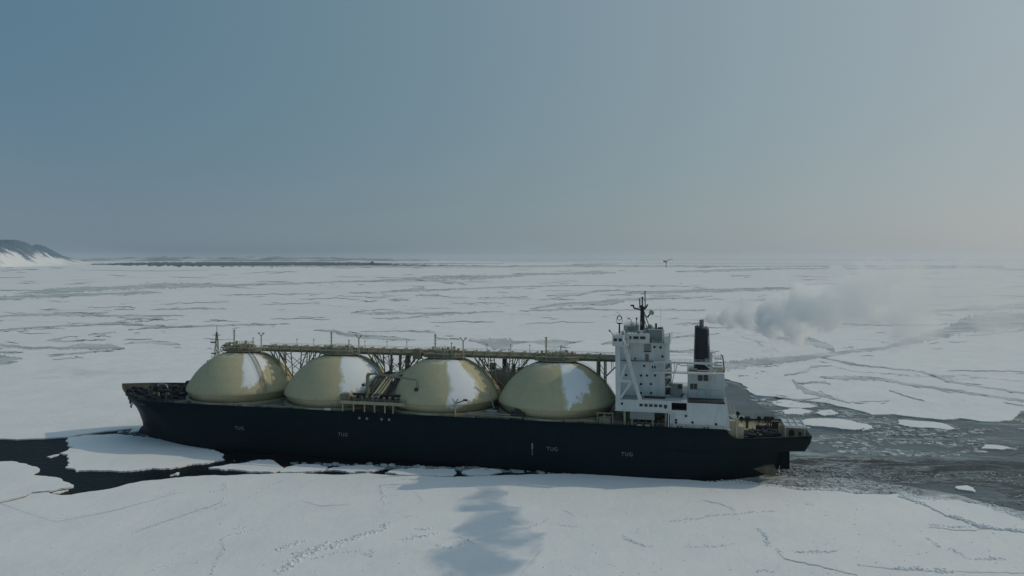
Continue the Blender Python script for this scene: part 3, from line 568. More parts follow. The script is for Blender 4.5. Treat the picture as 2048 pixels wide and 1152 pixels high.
M_DARK = worn('dark_machinery', (.02, .026, .03), .6, (.09, .08, .06), .5, .9, False)
M_FORE = worn('dark_deck_coating', (.018, .022, .024), .85, (.07, .07, .06), .4, .5, False, .1)
M_DECK = worn('deck_paint', (.10, .10, .085), .8, (.45, .47, .48), .7, .12, False, .2)
M_STERN = worn('stern_deck_paint', (.30, .285, .20), .7, (.06, .06, .05), .6, .3, False, .3)
M_GLASS = mat('dark_glass', (.01, .014, .018), .12)
M_RUST = worn('rusty_plate', (.20, .17, .12), .8, (.05, .045, .04), .7, .8, False, .2)
M_LET = mat('worn_white_lettering', (.20, .23, .24), .7)
M_LETF = mat('faded_lettering', (.10, .11, .105), .7)

m = M_HULL = mat('black_hull_paint', (.010, .016, .022), .5, spec=.12); n = NT(m); v = n.coord(scale=(.6, 1, .22))
a = n.noise(v, .30, 8, .68); sp = n.new('ShaderNodeSeparateXYZ'); n.link(n.coord(), sp.inputs[0])
wear = n.math('MULTIPLY', n.ramp(a, [(.50, 0.), (.68, 1.)]), .35)
c = n.mix(wear, (.0028, .0115, .0165), (.008, .021, .027))
# bare, worn plating round the stem
bow_ = n.math('ADD', n.math('MULTIPLY', sp.outputs[0], -1/9.), -172/9.)      # 0 at x=-172, 1 at -181
bow_ = n.math('ADD', bow_, n.math('MULTIPLY_ADD', sp.outputs[2], .08, -1.05))
bf = n.math('ADD', bow_, n.math('MULTIPLY_ADD', a, 2.2, -1.05), clamp=True)
c = n.mix(n.math('MULTIPLY', bf, .55), c, (.11, .105, .075))
# rounded paler grey patch behind the stem
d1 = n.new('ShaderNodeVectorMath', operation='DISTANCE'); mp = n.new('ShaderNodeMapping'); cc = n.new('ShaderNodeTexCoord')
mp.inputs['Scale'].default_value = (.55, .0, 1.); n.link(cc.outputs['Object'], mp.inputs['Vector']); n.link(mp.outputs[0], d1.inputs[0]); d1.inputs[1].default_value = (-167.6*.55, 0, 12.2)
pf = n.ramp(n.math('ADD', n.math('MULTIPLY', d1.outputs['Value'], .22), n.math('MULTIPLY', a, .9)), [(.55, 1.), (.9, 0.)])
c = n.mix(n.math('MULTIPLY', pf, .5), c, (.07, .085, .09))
low = n.ramp(n.math('MULTIPLY_ADD', sp.outputs[2], .1, n.math('MULTIPLY', a, .3)), [(.28, 1.), (.36, 0.)])
c = n.mix(n.math('MULTIPLY', low, .5), c, (.006, .008, .010))
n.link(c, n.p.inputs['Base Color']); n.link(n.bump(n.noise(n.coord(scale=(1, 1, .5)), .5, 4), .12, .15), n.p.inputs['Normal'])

# tank covers: dull ivory paint with a ragged sheet of frozen snow on the sunny shoulder
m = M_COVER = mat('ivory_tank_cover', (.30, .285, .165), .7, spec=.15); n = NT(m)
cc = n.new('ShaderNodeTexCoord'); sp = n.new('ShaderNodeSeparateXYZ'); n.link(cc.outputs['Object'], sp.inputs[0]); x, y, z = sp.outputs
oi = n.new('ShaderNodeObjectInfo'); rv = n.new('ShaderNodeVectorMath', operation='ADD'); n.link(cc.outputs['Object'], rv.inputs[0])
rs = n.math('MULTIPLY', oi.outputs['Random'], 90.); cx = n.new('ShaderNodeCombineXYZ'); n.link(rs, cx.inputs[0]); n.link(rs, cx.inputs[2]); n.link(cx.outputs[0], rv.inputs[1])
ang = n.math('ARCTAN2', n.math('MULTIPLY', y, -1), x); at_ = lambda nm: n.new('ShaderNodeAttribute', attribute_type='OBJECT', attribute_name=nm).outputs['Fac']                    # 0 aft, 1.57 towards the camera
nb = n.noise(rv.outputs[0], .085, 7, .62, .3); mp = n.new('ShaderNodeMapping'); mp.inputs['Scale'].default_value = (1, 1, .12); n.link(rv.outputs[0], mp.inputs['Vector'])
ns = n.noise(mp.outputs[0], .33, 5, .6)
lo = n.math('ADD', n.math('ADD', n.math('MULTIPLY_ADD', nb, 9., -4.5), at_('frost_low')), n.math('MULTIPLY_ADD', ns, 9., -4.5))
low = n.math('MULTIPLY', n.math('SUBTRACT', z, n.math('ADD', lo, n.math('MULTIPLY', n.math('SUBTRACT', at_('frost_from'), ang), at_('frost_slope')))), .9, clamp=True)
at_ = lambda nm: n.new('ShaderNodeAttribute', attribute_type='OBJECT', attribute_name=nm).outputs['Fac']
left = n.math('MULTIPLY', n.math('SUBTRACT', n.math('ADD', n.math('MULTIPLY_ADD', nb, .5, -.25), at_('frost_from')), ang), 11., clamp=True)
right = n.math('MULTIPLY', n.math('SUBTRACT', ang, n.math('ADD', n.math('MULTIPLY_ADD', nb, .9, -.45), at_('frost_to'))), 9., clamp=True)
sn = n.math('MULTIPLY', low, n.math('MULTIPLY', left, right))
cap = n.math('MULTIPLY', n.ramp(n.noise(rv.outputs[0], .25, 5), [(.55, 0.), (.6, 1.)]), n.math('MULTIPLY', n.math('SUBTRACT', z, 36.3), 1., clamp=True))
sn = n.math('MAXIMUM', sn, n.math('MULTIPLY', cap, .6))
g = n.noise(rv.outputs[0], .06, 6, .6); st = n.noise(mp.outputs[0], .55, 6, .65)
paint = n.mix(n.math('MULTIPLY', n.ramp(g, [(.4, 0.), (.65, 1.)]), .5), (.465, .435, .285), (.39, .37, .25))
paint = n.mix(n.math('MULTIPLY', n.ramp(st, [(.52, 0.), (.75, 1.)]), .3), paint, (.20, .18, .12))
fr = n.math('ABSOLUTE', n.math('SUBTRACT', n.math('FRACT', n.math('MULTIPLY', ang, 30/6.28318)), .5))
sm = n.math('GREATER_THAN', fr, .485); fz = n.math('ABSOLUTE', n.math('SUBTRACT', n.math('FRACT', n.math('MULTIPLY', z, .24)), .5)); sm = n.math('MAXIMUM', sm, n.math('GREATER_THAN', fz, .478))
paint = n.mix(n.math('MULTIPLY', sm, .12), paint, (.16, .15, .10))              # plate seams
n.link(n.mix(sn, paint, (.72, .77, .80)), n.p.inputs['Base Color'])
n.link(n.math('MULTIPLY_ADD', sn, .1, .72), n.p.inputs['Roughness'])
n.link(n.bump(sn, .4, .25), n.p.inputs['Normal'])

ship = bpy.data.objects.new('gas_tanker', None); C.objects.link(ship)
ship.location = (SHIP0.x, SHIP0.y, 0); ship.rotation_euler = (0, 0, -TH); ship.empty_display_size = 5
tag(ship, 'black hulled gas tanker with four domed ivory tanks, white superstructure and black funnel', 'tanker ship')

def bx(bm, a0, a1, b0, b1, c0, c1):
    vs = [bm.verts.new((x, y, z)) for x in (a0, a1) for y in (b0, b1) for z in (c0, c1)]
    for q in ((0, 1, 3, 2), (4, 6, 7, 5), (0, 4, 5, 1), (2, 3, 7, 6), (0, 2, 6, 4), (1, 5, 7, 3)): bm.faces.new([vs[i] for i in q])
def tube(bm, p, q, r, n=6, r2=None, cap=True):
    p, q = Vector(p), Vector(q); d = (q-p)
    if d.length < 1e-6: return
    d.normalize(); u = d.orthogonal().normalized(); w_ = d.cross(u); r2 = r if r2 is None else r2
    A = [bm.verts.new(p+(u*math.cos(i*6.28318/n)+w_*math.sin(i*6.28318/n))*r) for i in range(n)]
    B = [bm.verts.new(q+(u*math.cos(i*6.28318/n)+w_*math.sin(i*6.28318/n))*r2) for i in range(n)]
    for i in range(n): bm.faces.new((A[i], A[(i+1) % n], B[(i+1) % n], B[i]))
    if cap: bm.faces.new(A[::-1]); bm.faces.new(B)
def path(bm, pts, r, n=6):
    for a, b in zip(pts, pts[1:]): tube(bm, a, b, r, n)
def lathe(bm, prof, cx=0, cy=0, seg=48):
    rows = []
    for r, z in prof: rows.append([bm.verts.new((cx+math.cos(i*6.28318/seg)*r, cy+math.sin(i*6.28318/seg)*r, z)) for i in range(seg)])
    for a, b in zip(rows, rows[1:]):
        for i in range(seg): bm.faces.new((a[i], a[(i+1) % seg], b[(i+1) % seg], b[i]))
    return rows
def ring(bm, R_, z, r, cx=0, cy=0, seg=72, vert=False):
    pts = [(cx+math.cos(i*6.28318/seg)*R_, cy+(0 if vert else math.sin(i*6.28318/seg)*R_), z+(math.sin(i*6.28318/seg)*R_ if vert else 0)) for i in range(seg+1)]
    path(bm, pts, r, 5)
def rail(bm, pts, h=1.1, r=.06, step=2.2, mid=True):
    pts = [Vector(p) for p in pts]
    for a, b in zip(pts, pts[1:]):
        k = max(1, round((b-a).length/step))
        for i in range(k+1):
            p = a.lerp(b, i/k); tube(bm, p, p+Vector((0, 0, h)), r, 4, cap=False)
        tube(bm, a+Vector((0, 0, h)), b+Vector((0, 0, h)), r, 4)
        if mid: tube(bm, a+Vector((0, 0, h*.5)), b+Vector((0, 0, h*.5)), r*.8, 4)
def P(name, fn, m, parent=None, smooth=False, label=None, loc=None):
    bm = bmesh.new(); fn(bm); bmesh.ops.recalc_face_normals(bm, faces=bm.faces)
    o = obj(name, bm, m, parent or ship, smooth)
    if loc: o.location = loc
    if label: o['label'] = label
    return o
def clone(o, loc, rz=None, parent=None):
    c = o.copy(); C.objects.link(c); c.parent = parent or o.parent; c.location = loc
    if rz is not None: c.rotation_euler = (0, 0, rz)
    for ch in o.children:
        g = ch.copy(); C.objects.link(g); g.parent = c
    return c

def SP(name, fn, m, parent=None, child=None, label=None, loc=None):
    """the separate pieces of fn as parts; with child= they become the sub-parts of one part"""
    bm = bmesh.new(); fn(bm); bmesh.ops.recalc_face_normals(bm, faces=bm.faces)
    bm.verts.ensure_lookup_table(); seen = set(); root = parent or ship
    if child:
        root = bpy.data.objects.new(name, None); C.objects.link(root); root.parent = parent or ship; root.empty_display_size = 1
        if loc: root.location = loc
        if label: root['label'] = label
    outp = []
    for v in bm.verts:
        if v.index in seen: continue
        st, comp = [v], []; seen.add(v.index)
        while st:
            q = st.pop(); comp.append(q)
            for e in q.link_edges:
                o_ = e.other_vert(q)
                if o_.index not in seen: seen.add(o_.index); st.append(o_)
        idx = {q.index: i for i, q in enumerate(comp)}; fs = {f for q in comp for f in q.link_faces}
        me = bpy.data.meshes.new(child or name); me.from_pydata([tuple(q.co) for q in comp], [], [[idx[w_.index] for w_ in f.verts] for f in fs]); me.update()
        o = obj(child or name, me, m, root); outp.append(o)
        if loc and not child: o.location = loc
    bm.free(); return root if child else outp
def PST(*a, **k): o = P(*a, **k); o['kind'] = 'stuff'; return o

# ---- hull
def lerp_tab(tab, z):
    tab = sorted(tab)
    if z <= tab[0][0]: return tab[0][1]
    for (a, va), (b, vb) in zip(tab, tab[1:]):
        if z <= b: return va+(vb-va)*(z-a)/(b-a)
    return tab[-1][1]
STEM = [(21.6, -182.2), (19, -180.7), (16.5, -179.1), (13, -175.7), (9, -173.3), (5, -171.5), (3.3, -171.2), (1.9, -172.6), (0, -174), (-4, -175)]
STERN = [(-4, 100), (0, 101), (4, 102), (7, 102.6), (8.8, 102.8), (10.0, 102.8), (10.6, 103.4), (11.0, 108.6), (14.4, 109.9), (17.4, 110.5)]
def ztop(s):
    if s < -150: return 19.0+2.6*((-150-s)/32)**1.3
    if s < -146: return 18.9+.1*(-146-s)/4
    if s < 81.8: return 18.9
    if s < 86.2: t = (s-81.8)/4.4; return 18.9-3.3*(1-(1-t)**2.2)
    return 15.6+1.5*((s-86.2)/22.6)
def halfb(s, z):
    zz = max(0, min(1, z/19)); sf = -112-34*zz; p = 1.75+.4*zz; stem = lerp_tab(STEM, z)
    b = 23.0 if z > 0 else 22.6
    if s < sf: b *= max(0, 1-((sf-s)/(sf-stem))**p)
    sa = 36+26*zz; end = lerp_tab(STERN, z); e = 0 if z < 10.8 else 14+4.2*min(1, (z-10.8)/5)
    if s > sa: t = min(1, (s-sa)/(end-sa)); b -= (b-e)*t**(1.75 if z >= 10.8 else 4.2)
    return max(0, b)
LV = [-4, -2, 0, 1.9, 3.3, 5, 7, 8.8, 10, 10.6, 11.0, 12.2, 13.4, 14.6, None]
def hull(bm):
    NC = 110; sides = []
    for sgn in (-1, 1):
        rows = []
        for z0 in LV:
            row = []
            for k in range(NC+1):
                u = k/NC; zz = 21.6 if z0 is None else z0
                st, en = lerp_tab(STEM, zz if z0 is not None else 21.6), lerp_tab(STERN, 17.1 if z0 is None else z0)
                if u < .42: s = st+(-100-st)*(u/.42)**1.7
                elif u < .58: s = -100+140*(u-.42)/.16
                else: s = 40+(en-40)*((u-.58)/.42)
                z = ztop(s) if z0 is None else z0
                if z0 is None and sgn > 0 and s > 83: z -= 1.5*min(1, (s-83)/3)
                if z0 == 14.6 and sgn > 0 and s > 83: z = 13.9
                if z0 is None and k == 0: z = 21.6
                row.append(bm.verts.new((s, sgn*halfb(s, z), z)))
            rows.append(row)
        for a, b in zip(rows, rows[1:]):
            for i in range(NC): bm.faces.new((a[i], a[i+1], b[i+1], b[i]))
        sides.append(rows)
    L, Rr = sides
    for j in range(len(LV)-1):                                  # transom
        a, b, c_, d = L[j][-1], L[j+1][-1], Rr[j+1][-1], Rr[j][-1]
        try: bm.faces.new((a, b, c_, d))
        except ValueError: pass
    bmesh.ops.remove_doubles(bm, verts=bm.verts, dist=.01)
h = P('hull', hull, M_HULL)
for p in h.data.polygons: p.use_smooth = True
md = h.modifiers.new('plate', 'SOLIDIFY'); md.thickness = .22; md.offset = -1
def deckfn(z, s0, s1, inset, step=3):
    def f(bm):
        k = int((s1-s0)/step); L = []; Q = []
        for i in range(k+1):
            s = s0+(s1-s0)*i/k; b = max(.05, halfb(s, z)-inset); L.append(bm.verts.new((s, -b, z))); Q.append(bm.verts.new((s, b, z)))
        for i in range(k): bm.faces.new((L[i], L[i+1], Q[i+1], Q[i]))
    return f
P('deck', deckfn(18.55, -140, 82.3, .3), M_DECK)
P('deck', deckfn(18.55, -178.5, -140, .3), M_FORE, label='dark forecastle deck')
P('deck', deckfn(13.9, 82.3, 109.8, .3, 1.5), M_STERN, label='ochre mooring deck at the stern')
SP('bulkhead', lambda bm: bx(bm, 82.3, 82.6, -halfb(82.5, 13.9)+.4, halfb(82.5, 13.9)-.4, 13.92, 18.6), M_TAN, label='ochre bulkhead closing the stern deck')
def lining(bm):                                                  # inner face of the stern bulwark, with stays
    for sgn in (1, -1):
        pr = None
        for i in range(24):
            s = 83.2+26.6*i/23; b = sgn*(halfb(s, 13.5)-.6); a = bm.verts.new((s, b, 13.95)); zt_ = ztop(s)-.12-(1.5 if sgn > 0 else 0)*min(1, (s-83)/3); c_ = bm.verts.new((s, b, zt_))
            if pr: bm.faces.new((pr[0], a, c_, pr[1]))
            pr = (a, c_)
            if i % 2 == 0 and i: bx(bm, s-.08, s+.08, min(b, b-sgn*.9), max(b, b-sgn*.9), 13.95, zt_-.4)
SP('bulwark_lining', lining, M_TAN)
SP('bulwark_cap', lambda bm: [path(bm, [(s, sg*(halfb(s, ztop(s))-.1), ztop(s)+.05-(1.5 if sg > 0 else 0)) for s in [86+i*1.5 for i in range(17)]], .12, 5) for sg in (-1, 1)], M_HULL)
P('rudder', lambda bm: (bx(bm, 101.6, 105.0, -.5, .5, -3.5, 9.6), bx(bm, 101.6, 104.4, -.8, .8, 9.6, 10.9)), M_HULL)
def fin(bm):                                                     # pointed rusty bossing just above the water
    k = 12; R1, R2 = [], []; yb = -halfb(92, 3)+.2; nose = bm.verts.new((91.4, yb-.9, 3.4))
    for i in range(k+1):
        a = math.pi*i/k-math.pi/2
        R1.append(bm.verts.new((95.4, yb-.8-1.0*math.cos(a), 3.3+1.7*math.sin(a)))); R2.append(bm.verts.new((99.2-.7*abs(math.sin(a)), yb-.2-1.7*math.cos(a), 3.3+2.1*math.sin(a))))
    back = bm.verts.new((97.8, yb-.6, 2.7))
    for i in range(k):
        bm.faces.new((nose, R1[i], R1[i+1])); bm.faces.new((R1[i], R2[i], R2[i+1], R1[i+1])); bm.faces.new((R2[i], back, R2[i+1]))
P('propeller_bossing', fin, M_RUST, label='rusty pointed bossing low at the stern')

# ---- lettering on the port side
def text(s, z, body, size, name='lettering', m=M_LET, tilt=0, y=None, label=None):
    cu = bpy.data.curves.new(name, 'FONT'); cu.body = body; cu.size = size; cu.extrude = .02; cu.align_x = 'CENTER'; cu.space_character = 1.15
    t = bpy.data.objects.new('tmp', cu); C.objects.link(t); bpy.context.view_layer.update()
    me = bpy.data.meshes.new_from_object(t); bpy.data.objects.remove(t)
    yy = -halfb(s, z)-.06 if y is None else y
    for v in me.vertices: v.co = Vector((v.co.x, -v.co.z, v.co.y))
    me.materials.clear(); o = obj(name, me, m, ship); o.location = (s, yy, z)
    ds = (halfb(s+1, z)-halfb(s-1, z))/2; o.rotation_euler = (0, tilt, -math.atan(ds))
    if label: o['label'] = label
for s, z in ((-107.5, 9.4), (-62.2, 9.2), (20.6, 8.3), (47.7, 8.0)):
    text(s, z, 'TUG', 1.9)
SP('draught_mark', lambda bm: (bx(bm, 12.9, 13.45, -23.12, -22.9, 8.4, 10.6), [bx(bm, 12.95, 13.4, -23.1, -22.9, z, z+.22) for z in (7.8, 7.3, 6.8, 6.3)]), M_LET, label='white vertical tug mark amidships')
fl = P('fairlead', lambda bm: (lathe(bm, [(.0, 0), (.5, 0), (.5, .3), (.0, .3)], 0, 0, 10)), M_LET)
for v in fl.data.vertices: v.co = Vector((v.co.x, -v.co.z, v.co.y))
fl.location = (-55.2, -22.95, 16.6)
for s in (-52.1, -46.0, -42.9): clone(fl, (s, -22.95, 16.55))
def scrawl(s0, z0, k, seed, name):                                # worn name: strokes that can no longer be read
    def f(bm):
        r_ = random.Random(seed)
        for i in range(k):
            s = s0+i*1.05; b = halfb(s, z0); hgt = r_.uniform(1.1, 1.5)
            for q in ((0, 0), (.5, 0)) if i % 2 else ((0, 0), (.28, 1), (.56, 0)):
                x = s+q[0]; y = -halfb(x, z0)-.09
                bx(bm, x, x+.16, y, y+.1, z0-hgt*(.5 if not q[1] else .1), z0+hgt*.5)
            bx(bm, s, s+.6, -halfb(s, z0)-.09, -halfb(s, z0)+.02, z0+hgt*.3, z0+hgt*.45)
    return P('lettering', f, M_LETF, label=name)
scrawl(-167.2, 18.3, 4, 3, 'faded unreadable lettering close to the stem'); scrawl(-156.8, 17.2, 4, 4, 'faded unreadable lettering further aft on the bow')
def anchor(bm):
    bx(bm, -.25, .25, -.35, .1, -2.2, 1.8); bx(bm, -1.5, 1.5, -.5, .1, -2.5, -1.7); tube(bm, (-1.4, -.3, -2), (-1.9, -.4, -.4), .3, 5, .1); tube(bm, (1.4, -.3, -2), (1.9, -.4, -.4), .3, 5, .1)
an = P('anchor', anchor, M_DARK); s_, z_ = -169.6, 14.6; an.location = (s_, -halfb(s_, z_)-.25, z_); an.rotation_euler = (-.35, 0, -.75); an.scale = (.7, .7, .7)
P('hawse_ring', lambda bm: ring(bm, 1.1, 0, .3, seg=14, vert=True), M_RUST, loc=(-168.0, -halfb(-168, 16.3)-.1, 16.3)).rotation_euler = (0, 0, -.6)

# ---- four tank covers with their top platforms
PROF = [(20.0, 18.6), (21.3, 20.2), (22.5, 21.9), (23.0, 22.8), (22.8, 23.8), (22.0, 25.4), (20.9, 27.1), (19.7, 28.9), (18.2, 30.7), (16.4, 32.5), (14.3, 34.2), (12.1, 35.7), (9.9, 36.8), (7.6, 37.6), (5.0, 38.1), (0.01, 38.3)]
def smoothprof(pr, k=4):
    out_ = []
    for i in range(len(pr)-1):
        p0 = pr[max(0, i-1)]; p1 = pr[i]; p2 = pr[i+1]; p3 = pr[min(len(pr)-1, i+2)]
        for j in range(k):
            t = j/k; out_.append(tuple(.5*((2*p1[c])+(-p0[c]+p2[c])*t+(2*p0[c]-5*p1[c]+4*p2[c]-p3[c])*t*t+(-p0[c]+3*p1[c]-3*p2[c]+p3[c])*t**3) for c in (0, 1)))
    return out_+[pr[-1]]
PS = smoothprof(PROF)
def prof_r(z):
    for (r0, z0), (r1, z1) in zip(PROF, PROF[1:]):
        if z0 <= z <= z1: return r0+(r1-r0)*(z-z0)/(z1-z0)
    return 5
TANKS = [-120.6, -74.3, -28.0, 18.2]
def cover(bm): lathe(bm, PS, seg=112)
def ladder(az, z0=23.5, z1=38, w=.8):
    def f(bm):
        ca, sa = math.cos(az), math.sin(az); k = 26; L_, R_ = [], []
        for i in range(k+1):
            z = z0+(z1-z0)*i/k; r = prof_r(z)+.45; px, py = ca*r, -sa*r; L_.append((px-sa*w, py-ca*w, z)); R_.append((px+sa*w, py+ca*w, z))
        path(bm, L_, .13, 4); path(bm, R_, .13, 4)
        for a, b in zip(L_, R_): tube(bm, a, b, .09, 4)
        path(bm, [(x, y, z+1.0) for x, y, z in L_], .07, 4)
    return f
def tallpole(bm):
    tube(bm, (0, 0, 38.2), (0, 0, 47.2), .30, 8); tube(bm, (0, 0, 46.9), (0, 0, 47.3), .55, 8)
    for z in (43.6, 45.0, 46.2): tube(bm, (-.8, 0, z), (.8, 0, z), .07, 4)
def shortpole(bm): tube(bm, (0, 0, 39.4), (0, 0, 44.2), .2, 6); bx(bm, -.1, .55, -.15, .15, 43.8, 44.1)
def ypole(bm):
    tube(bm, (0, 0, 38.3), (0, 0, 45.6), .27, 7); path(bm, [(0, 0, 45.5), (-.9, 0, 46.3), (-1.0, 0, 46.8)], .2, 5); path(bm, [(0, 0, 45.5), (.9, 0, 46.3), (1.0, 0, 46.8)], .2, 5)
    bx(bm, -1.5, -.7, -.3, .3, 46.4, 46.9); bx(bm, .7, 1.5, -.3, .3, 46.4, 46.9)
def platform(bm):
    k = 12; A = []
    for z in (38.35, 38.9):
        A.append([bm.verts.new((math.cos(i*6.283/k)*9.4, math.sin(i*6.283/k)*6.2, z)) for i in range(k)])
    for i in range(k): bm.faces.new((A[0][i], A[0][(i+1) % k], A[1][(i+1) % k], A[1][i]))
    bm.faces.new(A[1]); bm.faces.new(A[0][::-1])
    lathe(bm, [(4.2, 38.0), (4.2, 40.4), (3.6, 41.0), (.01, 41.1)], -.5, 0, 20)
def plat_rail(bm):
    k = 12; rail(bm, [(math.cos(i*6.283/k)*9.3, math.sin(i*6.283/k)*6.1, 38.9) for i in range(k+1)], 1.1, .08, 1.4)
    rail(bm, [(-4, -3.5, 41.0), (3.2, -3.5, 41.0), (3.2, 3.5, 41.0), (-4, 3.5, 41.0), (-4, -3.5, 41.0)], 1.0, .07, 1.5)
def valves(seed):
    def f(bm):
        r_ = random.Random(seed)
        for _ in range(46):
            x, y = r_.uniform(-7.6, 7.8), r_.uniform(-4.6, 3.4)
            if (x/8.4)**2+(y/5.2)**2 > 1: continue
            h_ = r_.uniform(.7, 3.2) if abs(x) < 6 else r_.uniform(.5, 1.6); tube(bm, (x, y, 38.9), (x, y, 38.9+h_), r_.uniform(.12, .34), 6)
            if r_.random() < .6: z = 38.9+h_*r_.uniform(.5, 1); tube(bm, (x, y, z), (x+r_.uniform(-2.4, 2.4), y, z), .18, 5)
            if r_.random() < .35: bx(bm, x-.45, x+.45, y-.4, y+.4, 38.9+h_-.2, 38.9+h_+.5)
        for y in (-5, -2.6): tube(bm, (-7.5, y, 40.1), (7.8, y, 40.1), .26, 6)
    return f
def boxes(seed):
    def f(bm):
        r_ = random.Random(seed)
        for _ in range(6):
            x, y, w_ = r_.uniform(-5.5, 5), r_.uniform(-5, 1), r_.uniform(.5, 1.2); bx(bm, x-w_, x+w_, y-.6, y+.6, 38.92, 38.9+r_.uniform(.8, 2.4))
        bx(bm, -7.9, -5.7, -3, -1.2, 40.4, 41.0)
    return f
cov_me = None
for i, s in enumerate(TANKS):
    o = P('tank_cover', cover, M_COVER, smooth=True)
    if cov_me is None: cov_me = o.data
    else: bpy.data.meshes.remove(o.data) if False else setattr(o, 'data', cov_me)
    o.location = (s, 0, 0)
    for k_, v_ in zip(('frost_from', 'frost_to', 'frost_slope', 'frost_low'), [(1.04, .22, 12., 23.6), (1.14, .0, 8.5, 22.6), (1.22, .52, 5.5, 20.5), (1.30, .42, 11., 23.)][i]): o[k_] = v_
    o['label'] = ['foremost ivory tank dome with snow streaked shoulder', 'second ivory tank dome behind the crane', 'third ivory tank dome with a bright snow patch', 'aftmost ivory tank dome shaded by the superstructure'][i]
    P('seam_ring', lambda bm: ring(bm, 22.95, 22.6, .13), M_TAN, o)
    P('coaming', lambda bm: lathe(bm, [(22.9, 18.58), (22.9, 19.5), (22.5, 19.55), (21.2, 19.3)], seg=72), M_TAN, o)
    P('platform', platform, M_TAND, o); PST('railing', plat_rail, M_TAN, o)
    PST('valve_pipework', valves(40+i), M_TAN, o); PST('valve_boxes', boxes(50+i), M_TAND, o)
    P('ladder', ladder([.62, .05, .05, -.03][i], 23.5, 38), M_TAN, o)
    P('vent_mast', tallpole, M_TAN, o, loc=(-4.3, 0, 0)); P('light_pole', shortpole, M_TAN, o, loc=(3.4+[1.5, .3, -.8, -1.8][i], 0, 0))
    if i < 3: P('floodlight_pole', ypole, M_TAN, o, loc=(9.0+[1.4, .4, -.6][i], -2.5, -.3))
P('railed_ladder', lambda bm: (path(bm, [(-8, -2, 37.2), (-9.5, -2.4, 38.4), (-8.6, -2.5, 40.6), (-6.8, -2.6, 41.2)], .16, 5), rail(bm, [(-11.5, -2.4, 36.2), (-9, -2.4, 37.6)], .9, .07, 1)), M_TAN, loc=(TANKS[0], 0, 0))

# ---- pipe bridge over the domes
SP('rack_pipe', lambda bm: ([tube(bm, (s0, y, z), (42.4, y, z), r, 8) for s0, y, z, r in ((-112, 1.2, 39.3, .42), (-112, 2.6, 39.3, .42), (-110, 4.0, 39.2, .3), (-112, 1.9, 40.35, .36), (-111, 5.2, 39.2, .45), (-108, 3.6, 40.4, .25))]), M_TAN)
SP('walkway', lambda bm: (bx(bm, -112, 42.6, .2, 6.2, 38.25, 38.55), bx(bm, -112, 42.6, 6.3, 8.2, 39.8, 40.0)), M_TAND)
PST('walkway_rail', lambda bm: (rail(bm, [(-112, .2, 40.0), (30, .2, 40.0)], 1.0, .07, 2.3), rail(bm, [(-112, 8.2, 40.0), (42, 8.2, 40.0)], 1.0, .07, 3), path(bm, [(28, .2, 41.0), (33, .2, 40.8), (37, .2, 39.8), (43, .2, 39.7)], .2, 5), rail(bm, [(33, .2, 40), (43.5, .2, 39.9)], 1.1, .08, 2.4)), M_TAN)
SP('pipe_clamp', lambda bm: [bx(bm, s-.25, s+.25, .1, 6.2, 38.6, 40.9) for s in [-108+i*5.1 for i in range(29)]], M_TAND)
[P('bridge_lamp', lambda bm: (tube(bm, (0, 6, 40), (0, 6, 43.2), .09, 4), bx(bm, -.2, .2, 5.8, 6.2, 43, 43.4)), M_TAND, loc=(s, 0, 0)) for s in (-98, -90, -66, -56, -47, -12, -2, 6)]
def trestle(bm):
    for y in (.8, 6.2):
        for a, b in (((-11, 38.3), (-1.6, 24)), ((-4.2, 38.3), (-2.6, 20)), ((3.8, 38.3), (2.6, 20)), ((11, 38.3), (2.0, 26.5)), ((-11, 38.3), (-6.4, 33.2)), ((-8.6, 38.3), (-6.2, 32.6)), ((6.2, 38.3), (2.8, 29.5))):
            tube(bm, (a[0], y, a[1]), (b[0], y, b[1]), .24, 5)
        for a, b in (((-3.9, 35.5), (3.3, 30.5)), ((3.7, 36), (-3.1, 30.5)), ((-3.2, 29), (2.9, 24)), ((3.0, 29), (-2.7, 24)), ((-7.2, 37.9), (-3.9, 34)), ((7.5, 35.4), (3.4, 33))):
            tube(bm, (a[0], y, a[1]), (b[0], y, b[1]), .15, 4)
        for x in (-9, -6.6, 7.6, 9.6): tube(bm, (x, y, 38.2), (x, y, 35.6 if abs(x) > 7 else 33.4), .2, 5)
    for x in (-4, 3.7): tube(bm, (x, .8, 37), (x, 6.2, 37), .16, 4)
tr = SP('trestle', trestle, M_TAND, child='brace', loc=((TANKS[0]+TANKS[1])/2+.6, 0, 0))
for a, b in ((1, 2), (2, 3)): clone(tr, ((TANKS[a]+TANKS[b])/2, 0, 0))
def endtrestle(bm):
    for y in (.8, 6.2):
        tube(bm, (-3.6, y, 38.3), (-3.6, y, 29), .5, 6); tube(bm, (-1, y, 38.3), (-1, y, 22), .3, 5); tube(bm, (5.4, y, 38.3), (-.8, y, 32), .22, 5); tube(bm, (-3.4, y, 36.5), (-1.1, y, 33), .15, 4); tube(bm, (1.8, y, 38.3), (1.8, y, 35.2), .15, 4)
SP('trestle', endtrestle, M_TAND, child='brace', loc=(37.8, 0, 0), label='last trestle of the pipe bridge before the superstructure')
